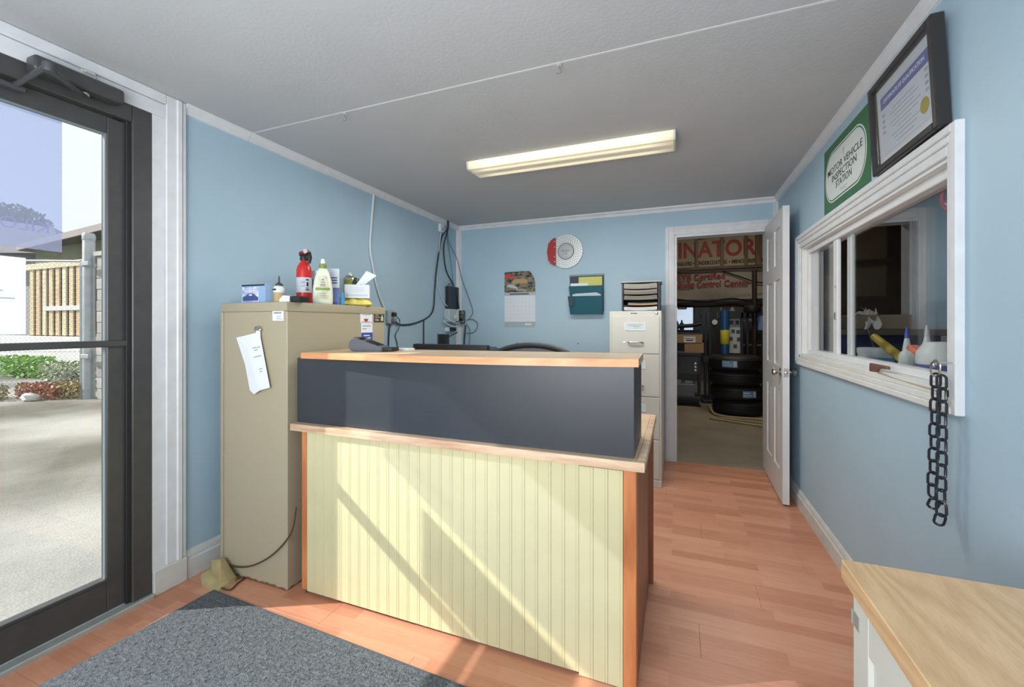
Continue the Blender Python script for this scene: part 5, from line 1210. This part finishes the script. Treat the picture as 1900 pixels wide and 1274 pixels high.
# hydraulic press
pr_ = thing('hydraulic_press', 'black framed hydraulic press with blue ram and yellow label', 'press', (.85, 7.6, 0))
pk = mat('press_black', (24, 26, 30), .45)
for x, w in ((.40, .10), (.925, .11)):
    mb = MB(); mb.box(x, x+.035, 7.52, 7.68, 0, 1.43, .003); mb.box(x+w-.035, x+w, 7.52, 7.68, 0, 1.43, .003); part('upright', mb, pk, pr_)
mb = MB(); mb.box(.60, 1.20, 7.52, 7.70, 1.335, 1.45, .006); part('head_beam', mb, pk, pr_)
mb = MB(); mb.box(.38, 1.06, 7.50, 7.70, .62, .72, .006); part('table_beam', mb, pk, pr_)
mb = MB(); mb.box(.36, .54, 7.35, 7.9, 0, .05, .004); mb.box(.88, 1.06, 7.35, 7.9, 0, .05, .004); part('foot', mb, pk, pr_)
mb = MB(); mb.lathe([(.065, .72), (.065, 1.42), (.058, 1.46)], (.695, 7.50, 0), 22); ram = part('ram', mb, mat('press_blue', (36, 82, 128), .35), pr_)
mb = MB(); mb.lathe([(.0658, .93), (.0664, .931), (.0664, 1.15), (.0658, 1.151)], (.695, 7.50, 0), 22); part('label', mb, mat('press_yellow', (206, 196, 54), .5), ram)
mb = MB(); mb.lathe([(.05, 0), (.05, .03), (.044, .034)], (.548, 7.50, 1.275), 20, 'y'); gg = part('gauge', mb, blackp, pr_)
mb = MB(); mb.lathe([(.041, 0), (.041, .002)], (.548, 7.465, 1.275), 20, 'y'); part('dial', mb, mat('dial_white', (200, 204, 206), .4), gg)
mb = MB(); mb.tube(smooth_path([(.548, 7.5, 1.23), (.545, 7.5, 1.12), (.56, 7.5, 1.02), (.53, 7.5, .9)]), .012, 7); part('gauge_hose', mb, blackp, pr_)
mb = MB(); mb.box(.76, .93, 7.62, 7.63, .78, 1.34); bd = solo('parts_chart', mb, mat('chart_white', (186, 188, 186), .6), 'white chart with dark pictures behind the press', 'chart', (.84, 7.625, .78))
mb = MB()
for x, z in ((.775, 1.24), (.86, 1.24), (.80, 1.10), (.87, 1.09), (.77, .98), (.88, .97), (.83, .86)): mb.box(x, x+.05, 7.616, 7.62, z, z+.06)
part('picture', mb, mat('chart_print', (70, 76, 96), .6), bd)
ps = thing('pole_stand', 'tall dark pole stand with clamp head right of the press', 'stand', (1.12, 7.4, 0))
mb = MB(); mb.tube([(1.10, 7.45, 0), (1.10, 7.45, 2.07)], .035, 10); part('pole', mb, mat('pole_dark', (40, 26, 22), .5), ps)
mb = MB(); mb.lathe([(.10, 0), (.12, .03), (.12, .08), (.09, .11)], (1.06, 7.40, 1.42), 18); mb.box(1.0, 1.22, 7.36, 7.44, 1.44, 1.50, .01); part('clamp', mb, blackp, ps)
mb = MB(); mb.box(1.075, 1.2, 7.3, 7.6, 0, .04, .004); part('base', mb, blackp, ps)
mb = MB(); mb.lathe([(.045, 0), (.05, .01), (.05, .2), (.045, .22)], (1.19, 7.45, 1.15), 18)
solo('blue_roll', mb, mat('roll_blue', (120, 150, 200), .6), 'pale blue paper roll hanging right of the press', 'roll', (1.19, 7.45, 1.15))
sh = thing('shop_shelf', 'dark steel shelf right of the press, half hidden by the white door', 'shelf', (1.6, 7.9, 0))
for z in (.55, .95, 1.08):
    mb = MB(); mb.box(1.22, 2.0, 7.7, 8.1, z, z+.04, .003); part('board', mb, mat('shelf_dark', (48, 46, 42), .6), sh)
for x in (1.24, 1.95):
    mb = MB(); mb.box(x, x+.03, 7.72, 7.75, 0, 1.5); part('post', mb, pk, sh)

# tyres
rub = mat('tyre_rubber', (26, 26, 30), .6)
def tyre(z, dx, lab, sticker=None):
    o = thing('tyre', lab, 'tyre', (.77+dx, 6.75, z), 0, 'four tyres stacked in the shop')
    R = .33; H = .2
    mb = MB(); mb.lathe([(.20, .03), (.23, .006), (.285, .0), (.315, .02), (R, .045), (R, H-.045), (.315, H-.02), (.285, H), (.23, H-.006), (.20, H-.03), (.20, .03)], (.77+dx, 6.75, z), 48); part('carcass', mb, rub, o)
    mb = MB()
    for zz in (.06, .095, .13): mb.lathe([(R+.0005, zz), (R+.004, zz+.003), (R+.004, zz+.022), (R+.0005, zz+.025)], (.77+dx, 6.75, z), 48)
    part('tread', mb, rub, o)
    if sticker:
        a0, a1 = sticker; mb = MB()
        mb.grid(lambda i, j: (.77+dx+(R+.006)*math.cos(a0+(a1-a0)*i), 6.75+(R+.006)*math.sin(a0+(a1-a0)*i), z+.055+.09*j), 8, 1); lb = part('sticker', mb, mat('tyre_sticker', (120, 166, 206), .5), o)
        mb = MB()
        for q, (u0, u1, j0, j1) in enumerate(((.05, .5, .6, .8), (.05, .65, .25, .4), (.75, .95, .1, .9))):
            mb.grid(lambda i, j, u0=u0, u1=u1, j0=j0, j1=j1: (.77+dx+(R+.0068)*math.cos(a0+(a1-a0)*(u0+(u1-u0)*i)), 6.75+(R+.0068)*math.sin(a0+(a1-a0)*(u0+(u1-u0)*i)), z+.055+.09*(j0+(j1-j0)*j)), 4, 1)
        part('print', mb, mat('sticker_print', (214, 224, 232), .5), lb)
    return o
tyre(0, .03, 'bottom tyre of the stack of four on the shop floor')
tyre(.2002, .0, 'second tyre from the floor with a blue sticker facing the doorway', (-1.45, -.90))
tyre(.4004, -.02, 'third tyre from the floor in the stack of four, no sticker')
tyre(.6006, -.02, 'topmost tyre of the stack, blue sticker at its left', (-2.15, -1.58))
cableb_ = solo('yellow_hose', MB().tube(smooth_path([(.42, 6.7, .09), (.47, 6.42, .02), (.62, 6.3, .014), (.9, 6.28, .014), (1.2, 6.2, .014), (1.5, 6.05, .014)])+[], .013, 7), mat('hose_tan', (170, 150, 110), .6), 'tan air hose lying on the concrete in front of the tyres', 'hose', (.6, 6.3, 0))
solo('yellow_hose', MB().tube(smooth_path([(1.3, 5.72, .013), (1.0, 5.86, .013), (.7, 5.98, .013), (.48, 6.08, .013), (.40, 6.14, .013), (.50, 6.18, .013), (.8, 6.12, .013), (1.3, 5.95, .013)]), .012, 7), mat('hose_tan', (170, 150, 110), .6), 'loop of tan air hose nearest the doorway', 'hose', (.8, 6.0, 0))

# tool cart with boxes
tc = thing('tool_cart', 'dark steel rolling tool cart left of the tyres in the shop', 'cart', (.1, 7.2, 0))
ck = mat('cart_black', (40, 42, 46), .5)
for z in (.09, .76):
    mb = MB(); mb.box(-.35, .33, 6.98, 7.45, z, z+.05, .004); part('shelf', mb, ck, tc)
mb = MB(); mb.box(-.35, .33, 7.02, 7.45, .48, .755, .003); part('drawer_unit', mb, mat('cart_drawer', (54, 56, 60), .4), tc)
for x in (-.345, .295):
    for y_ in (6.99, 7.41):
        mb = MB(); mb.box(x, x+.03, y_, y_+.03, .09, .76); part('post', mb, ck, tc)
        mb = MB(); mb.lathe([(.04, -.014), (.045, -.008), (.045, .008), (.04, .014)], (x+.015, y_+.015, .046), 16, 'x'); part('caster', mb, mat('caster_grey', (96, 90, 84), .6), tc)
mb = MB()
for z in (.60, .65, .55): mb.lathe([(.014, 0), (.014, .02)], (.25, 7.0, z), 10, 'y')
part('knob', mb, chrome, tc)
mb = MB(); mb.box(-.33, .24, 7.0, 7.4, .1405, .33, .006)
o = solo('tool_case', mb, mat('case_grey', (104, 110, 116), .4), 'grey case on the lower shelf of the tool cart', 'case', (-.05, 7.2, .1405))
mb = MB(); mb.box(-.05, .05, 7.05, 7.2, .331, .40, .006); mb.box(.10, .22, 7.05, 7.2, .331, .385, .006)
solo('white_carton', mb, mat('carton_grey', (150, 150, 146), .6), 'pair of pale cartons strapped on top of the grey case', 'carton', (.05, 7.1, .331))
card = mat('cardboard', (176, 140, 106), .75)
o = thing('cardboard_box', 'lower cardboard box on the tool cart', 'box', (.2, 7.15, .81))
mb = MB(); mb.box(.095, .365, 6.99, 7.30, .8105, .955, .003); part('carton', mb, card, o)
o = thing('cardboard_box', 'upper cardboard box with a white label on the tool cart', 'box', (.15, 7.15, .956))
mb = MB(); mb.box(-.10, .345, 6.985, 7.32, .9565, 1.085, .003); part('carton', mb, card, o)
mb = MB(); mb.box(.085, .25, 6.983, 6.985, .965, 1.055); lb = part('label', mb, paper, o)
mb = MB(); mb.box(.12, .22, 6.982, 6.983, .99, 1.005); mb.box(.10, .235, 6.982, 6.983, 1.02, 1.028); part('print', mb, inkd, lb)
mb = MB(); mb.box(-.16, .34, 7.0, 7.3, 1.0855, 1.11, .003); mb.box(-.16, -.13, 7.0, 7.3, 1.11, 1.22, .003); mb.tube([(-.13, 7.1, 1.2), (.2, 7.1, 1.22), (.33, 7.1, 1.25)], .03, 8)
solo('black_tray', mb, blackp, 'black tray with a bent bar on the cardboard boxes', 'tray', (.1, 7.15, 1.0855))
mb = MB(); mb.lathe([(.045, 0), (.05, .09), (.02, .12), (.02, .14)], (-.05, 7.1, .8105), 14); 
solo('grease_can', mb, chrome, 'small metal can at the left of the lower cardboard box', 'can', (-.05, 7.1, .8105))

# red tool chest and posters behind the second doorway
tr = thing('tool_chest', 'red tool chest in the shop behind the second office doorway', 'tool chest', (2.6, 6.6, 0))
mb = MB(); mb.box(2.35, 2.95, 6.4, 6.9, 0.05, 1.32, .01); part('body', mb, mat('chest_red', (120, 30, 30), .4), tr)
for k in range(5):
    mb = MB(); mb.box(2.38, 2.92, 6.385, 6.4, .12+k*.24, .33+k*.24, .004); d_ = part('drawer', mb, mat('chest_red', (120, 30, 30), .4), tr)
    mb = MB(); mb.box(2.45, 2.85, 6.37, 6.385, .30+k*.24, .32+k*.24, .003); part('handle', mb, chrome, d_)
mb = MB(); mb.box(1.6, 2.35, 8.0, 8.05, 1.35, 2.0, .003)
solo('pale_board', mb, mat('board_khaki', (120, 116, 92), .7), 'khaki board on the shop wall seen through the second doorway', 'board', (2.0, 8.02, 1.35))

# ------------------------------------------------------------------ yard outside the entrance door
GZ = -.12
def gravel():
    m = bpy.data.materials.new('gravel_ground'); m.use_nodes = True; nt = m.node_tree; b = nt.nodes['Principled BSDF']; b.inputs['Roughness'].default_value = .95
    g = nt.nodes.new('ShaderNodeNewGeometry')
    v = nt.nodes.new('ShaderNodeTexVoronoi'); v.inputs['Scale'].default_value = 70; nt.links.new(g.outputs['Position'], v.inputs['Vector'])
    n = nt.nodes.new('ShaderNodeTexNoise'); n.inputs['Scale'].default_value = .42; n.inputs['Detail'].default_value = 7; nt.links.new(g.outputs['Position'], n.inputs['Vector'])
    r = nt.nodes.new('ShaderNodeValToRGB'); e = r.color_ramp.elements; e[0].position = .36; e[1].position = .62
    e[0].color = (*s2l((94, 92, 83)), 1); e[1].color = (*s2l((172, 171, 165)), 1); nt.links.new(n.outputs['Fac'], r.inputs['Fac'])
    mx = nt.nodes.new('ShaderNodeMixRGB'); mx.blend_type = 'MULTIPLY'; mx.inputs[0].default_value = .45
    r2 = nt.nodes.new('ShaderNodeValToRGB'); r2.color_ramp.elements[0].color = (.45, .45, .45, 1); r2.color_ramp.elements[1].position = .35
    nt.links.new(v.outputs['Color'], r2.inputs['Fac'])
    nt.links.new(r.outputs['Color'], mx.inputs[1]); nt.links.new(r2.outputs['Color'], mx.inputs[2]); nt.links.new(mx.outputs[0], b.inputs['Base Color'])
    bp = nt.nodes.new('ShaderNodeBump'); bp.inputs['Strength'].default_value = .22; bp.inputs['Distance'].default_value = .015
    nt.links.new(v.outputs['Distance'], bp.inputs['Height']); nt.links.new(bp.outputs['Normal'], b.inputs['Normal'])
    return m
mb = MB(); mb.box(-90, XL-.18, -40, 60, GZ-.1, GZ); struct('yard_ground', mb, gravel(), 'pale gravel yard outside the entrance door')
# gate post and block pier
FX, FY = -10.08, 4.47
gp = thing('gate_post', 'thick galvanised steel gate post with pipe cap in the yard', 'post', (FX, FY, GZ))
mb = MB(); mb.lathe([(.088, 0), (.088, 2.98), (.07, 3.02)], (FX, FY, GZ), 20); part('pipe', mb, steel, gp)
mb = MB(); mb.lathe([(.094, 2.90), (.096, 2.92), (.096, 2.99), (.08, 3.03), (.0, 3.04)], (FX, FY, GZ), 20); part('cap', mb, steel, gp)
for z in (.75, 2.42):
    mb = MB(); mb.lathe([(.10, z), (.10, z+.07)], (FX, FY, GZ), 16); mb.box(FX+.02, FX+.26, FY-.13, FY-.08, GZ+z, GZ+z+.07, .004); part('hinge_band', mb, steel, gp)
bw = thing('block_pier', 'grey concrete block wall behind the gate post', 'wall', (-9.5, 4.6, GZ))
blk = [mat('block_grey_%d' % i, c_, .9, noise=.15, nscale=6) for i, c_ in enumerate(((172, 170, 168), (182, 180, 176), (162, 160, 160)))]
bcache = {}
for r_ in range(13):
    for c_ in range(3):
        xo = -9.86+c_*.40-(.2 if r_ % 2 else 0); x0_ = max(xo, -9.86); x1_ = min(xo+.39, -8.9)
        if x1_-x0_ < .05: continue
        k = (round(x1_-x0_, 2), (r_+c_*2) % 3)
        if k not in bcache:
            q = MB(); q.box(0, x1_-x0_, 0, .19, 0, .19, .006); bcache[k] = q.mesh('block', blk[k[1]], None, False)
        ob = bpy.data.objects.new('block', bcache[k]); C.objects.link(ob); ob.parent = bw; ob.location = V((x0_+9.5, -.12+random.uniform(-.006, .006), r_*.2))
mb = MB(); mb.box(-9.85, -8.92, 4.49, 4.66, GZ, GZ+2.58); part('mortar', mb, mat('mortar', (150, 148, 144), .95), bw)
mb = MB(); mb.box(-9.9, -8.88, 4.45, 4.7, GZ+2.60, GZ+2.68, .006); part('coping', mb, blk[1], bw)
# chain link fence
cf = thing('chain_link_fence', 'galvanised chain link fence left of the gate post', 'fence', (-11.2, 4.0, GZ))
fd = V((-.906, -.423, 0)); f0 = V((FX-.1, FY-.04, GZ)); FL = 3.1; FH = 2.52
def fpt(s, z): return f0+fd*s+V((0, 0, z))
mb = MB(); pitch = .085; nz = int(FH/pitch*2)
wv = []
for i in range(int(FL/pitch)+1):
    s0 = i*pitch; pts = []
    for k in range(0, nz+1):
        z = .03+k*pitch/2*.98; pts.append(fpt(s0+(pitch/2 if k % 2 else -pitch/2), z)+V((.002*(-1)**k, .004*(-1)**k, 0)))
    mb.tube(pts, .0062, 3)
wm_ = part('wire_mesh', mb, mat('wire', (168, 174, 174), .45, metal=.3), cf); wm_['kind'] = 'stuff'
mb = MB(); mb.tube([fpt(-.05, FH), fpt(FL, FH)], .022, 8); part('top_rail', mb, steel, cf)
mb = MB(); mb.tube([fpt(0, .86), fpt(FL, .86)], .004, 5); part('tension_wire', mb, steel, cf)
mb = MB(); mb.tube([fpt(.03, 0), fpt(.03, FH+.02)], .024, 8); part('end_post', mb, steel, cf)
mb = MB(); mb.tube([fpt(2.6, 0), fpt(2.6, FH+.06)], .03, 10); part('line_post', mb, steel, cf)
# slatted wooden screen on a white wall further out
ws = thing('slat_screen', 'pale wooden slat screen on a low white wall beyond the fence', 'screen', (-15.8, 6.3, GZ))
slt = [wood('slat_%d' % i, a, b_, 'z', .5) for i, (a, b_) in enumerate((((232, 214, 176), (206, 184, 140)), ((226, 200, 160), (200, 170, 124)), ((236, 224, 196), (214, 196, 160))))]
for k in range(9):
    x = -17.15+k*.335
    mb = MB(); mb.box(x, x+.19, 6.30, 6.34, .95, 2.86, .006); part('slat', mb, slt[k % 3], ws)
mb = MB(); mb.box(-17.3, -14.1, 6.26, 6.30, 2.78, 2.94, .006); part('rail', mb, slt[2], ws)
mb = MB(); mb.box(-16.3, -14.3, 6.25, 6.30, 1.62, 1.74, .006); part('rail', mb, mat('white_rail', (224, 226, 224), .6), ws)
mb = MB(); mb.box(-17.3, -14.1, 6.36, 6.42, .9, 2.94); part('backing', mb, mat('screen_dark', (110, 98, 92), .8), ws)
mb = MB(); mb.box(-22.0, -13.9, 6.2, 6.5, GZ, .92, .01); part('low_wall', mb, mat('limewash', (232, 234, 232), .8), ws)
# plants
def bush(name, label, cx_, cy__, n, rx, ry, h, cols, sz=.09, z0=GZ):
    o = thing(name, label, 'plant', (cx_, cy__, z0))
    for q, cc in enumerate(cols):
        mb = MB()
        for i in range(n//len(cols)):
            a = random.uniform(0, 2*PI); r = math.sqrt(random.random()); zz = z0+h*random.random()**.8
            p = V((cx_+rx*r*math.cos(a), cy__+ry*r*math.sin(a), zz))
            d = V((random.uniform(-1, 1), random.uniform(-1, 1), random.uniform(.1, 1))).normalized(); e_ = d.orthogonal().normalized()*sz*.4
            s_ = sz*random.uniform(.6, 1.2)
            mb.face([p-d*s_*.5, p+e_, p+d*s_*.5, p-e_])
        f_ = part('foliage', mb, mat('leaf_'+str(cc), cc, .6), o); f_['kind'] = 'stuff'
    mb = MB()
    for i in range(5): mb.tube([(cx_+rx*.5*random.uniform(-1, 1), cy__+ry*.5*random.uniform(-1, 1), z0), (cx_+rx*.6*random.uniform(-1, 1), cy__+ry*.6*random.uniform(-1, 1), z0+h*.7)], .01, 5)
    part('stem', mb, mat('stem_brown', (96, 78, 54), .8), o)
    return o
bush('green_shrub', 'bright green leafy shrub beyond the fence, farthest left', -15.9, 5.75, 900, 1.3, .3, .52, [(150, 196, 76), (110, 160, 60)], .11)
bush('green_shrub', 'bright green leafy shrub beyond the fence, next to the low wall middle', -13.6, 5.65, 500, .9, .3, .46, [(150, 180, 90), (112, 140, 70)], .10)
bush('red_groundcover', 'red autumn creeper along the foot of the fence', -11.05, 4.18, 700, .6, .22, .26, [(172, 104, 86), (196, 140, 112), (150, 120, 92)], .06)
bush('dry_weed', 'tan dry weeds at the fence foot beside the gate post', -10.5, 4.36, 400, .35, .16, .3, [(190, 160, 110), (160, 150, 96)], .05)
bush('dry_weed', 'dull green brown weeds at the left foot of the fence', -11.6, 3.75, 400, .45, .2, .25, [(158, 146, 108), (136, 138, 98)], .05)
bush('grey_weed', 'pale grey green weeds between fence and slat screen', -12.0, 5.1, 900, 1.1, .45, .55, [(168, 176, 150), (190, 190, 176), (140, 150, 120)], .05)
mb = MB(); bmesh.ops.create_icosphere(mb.b, subdivisions=2, radius=.12)
for v in mb.b.verts: v.co = V((-10.72+v.co.x*1.1+random.uniform(-.02, .02), 3.95+v.co.y+random.uniform(-.02, .02), GZ+.06+v.co.z*.75+random.uniform(-.015, .015)))
solo('yard_rock', mb, mat('rock_pale', (206, 208, 204), .8), 'pale rock on the gravel in front of the fence', 'rock', (-10.72, 3.95, GZ))
# houses
hb = thing('house', 'bungalow with brown shingle roof beyond the gate post', 'house', (-17, 8.5, GZ))
mb = MB(); mb.box(-20.3, -12.0, 7.6, 12.5, GZ, 3.9); part('wall', mb, mat('house_wall', (120, 124, 100), .8), hb)
mb = MB(); E0, E1 = V((-20.9, 7.38, 3.92)), V((-11.0, 6.6, 4.10)); Rg0, Rg1 = V((-20.9, 10.2, 5.35)), V((-11.0, 9.6, 5.5))
mb.prism([E0, Rg0, V((-20.9, 13.2, 3.92))], E1-E0); part('roof', mb, mat('shingle_brown', (98, 90, 90), .9, noise=.25, nscale=9), hb)
mb = MB(); mb.prism([E0+V((0, -.03, -.16)), E0+V((0, .02, -.16)), E0+V((0, .02, .03)), E0+V((0, -.03, .03))], E1-E0); part('fascia', mb, mat('fascia_pale', (150, 142, 140), .7), hb)
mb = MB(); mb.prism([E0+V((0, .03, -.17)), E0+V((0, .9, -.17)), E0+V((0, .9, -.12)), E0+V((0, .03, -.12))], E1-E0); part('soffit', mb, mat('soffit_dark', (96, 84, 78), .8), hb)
ha = thing('house', 'house with long dark slate roof farthest left beyond the yard', 'house', (-36, 15, GZ))
mb = MB()
R1, R2, E1_, E2_ = V((-49.8, 15, 9.45)), V((-37.8, 15, 7.55)), V((-42.5, 12.8, 5.87)), V((-31.3, 12.8, 5.17))
B1_, B2_ = V((-52.5, 19, 5.9)), V((-36, 18.5, 5.2)); L1_ = V((-54, 14, 5.9))
vv = [mb.b.verts.new(p) for p in (R1, R2, E1_, E2_, B1_, B2_, L1_)]
for q in ((2, 3, 1, 0), (3, 5, 1), (5, 4, 0, 1), (4, 6, 0), (6, 2, 0), (2, 6, 4, 5, 3)): mb.b.faces.new([vv[k] for k in q])
part('roof', mb, mat('slate_roof', (112, 114, 120), .9, noise=.2, nscale=6), ha)
mb = MB(); mb.box(-50, -34.5, 14.2, 17.8, GZ, 5.4); part('wall', mb, mat('house_wall_grey', (150, 152, 150), .8), ha)
tre = thing('tree', 'tree standing behind the slate roofed house', 'tree', (-57.5, 20, GZ))
mb = MB(); mb.tube([(-57.5, 20, GZ), (-57.4, 20, 6), (-57.0, 20, 11)], [.3, .22, .1], 8); part('trunk', mb, mat('bark', (92, 80, 66), .9), tre)
mb = MB()
for i in range(2200):
    a = random.uniform(0, 2*PI); b_ = random.uniform(-1, 1); r = random.random()**.4
    p = V((-58.0+3.6*r*math.cos(a)*math.sqrt(1-b_*b_), 20+2.6*r*math.sin(a)*math.sqrt(1-b_*b_), 10.6+1.8*r*b_))
    d = V((random.uniform(-1, 1), random.uniform(-1, 1), random.uniform(-1, 1))).normalized(); e_ = d.orthogonal().normalized()*.12
    mb.face([p-d*.22, p+e_, p+d*.22, p-e_])
fo = part('foliage', mb, mat('tree_leaf', (92, 110, 84), .7), tre); fo['kind'] = 'stuff'
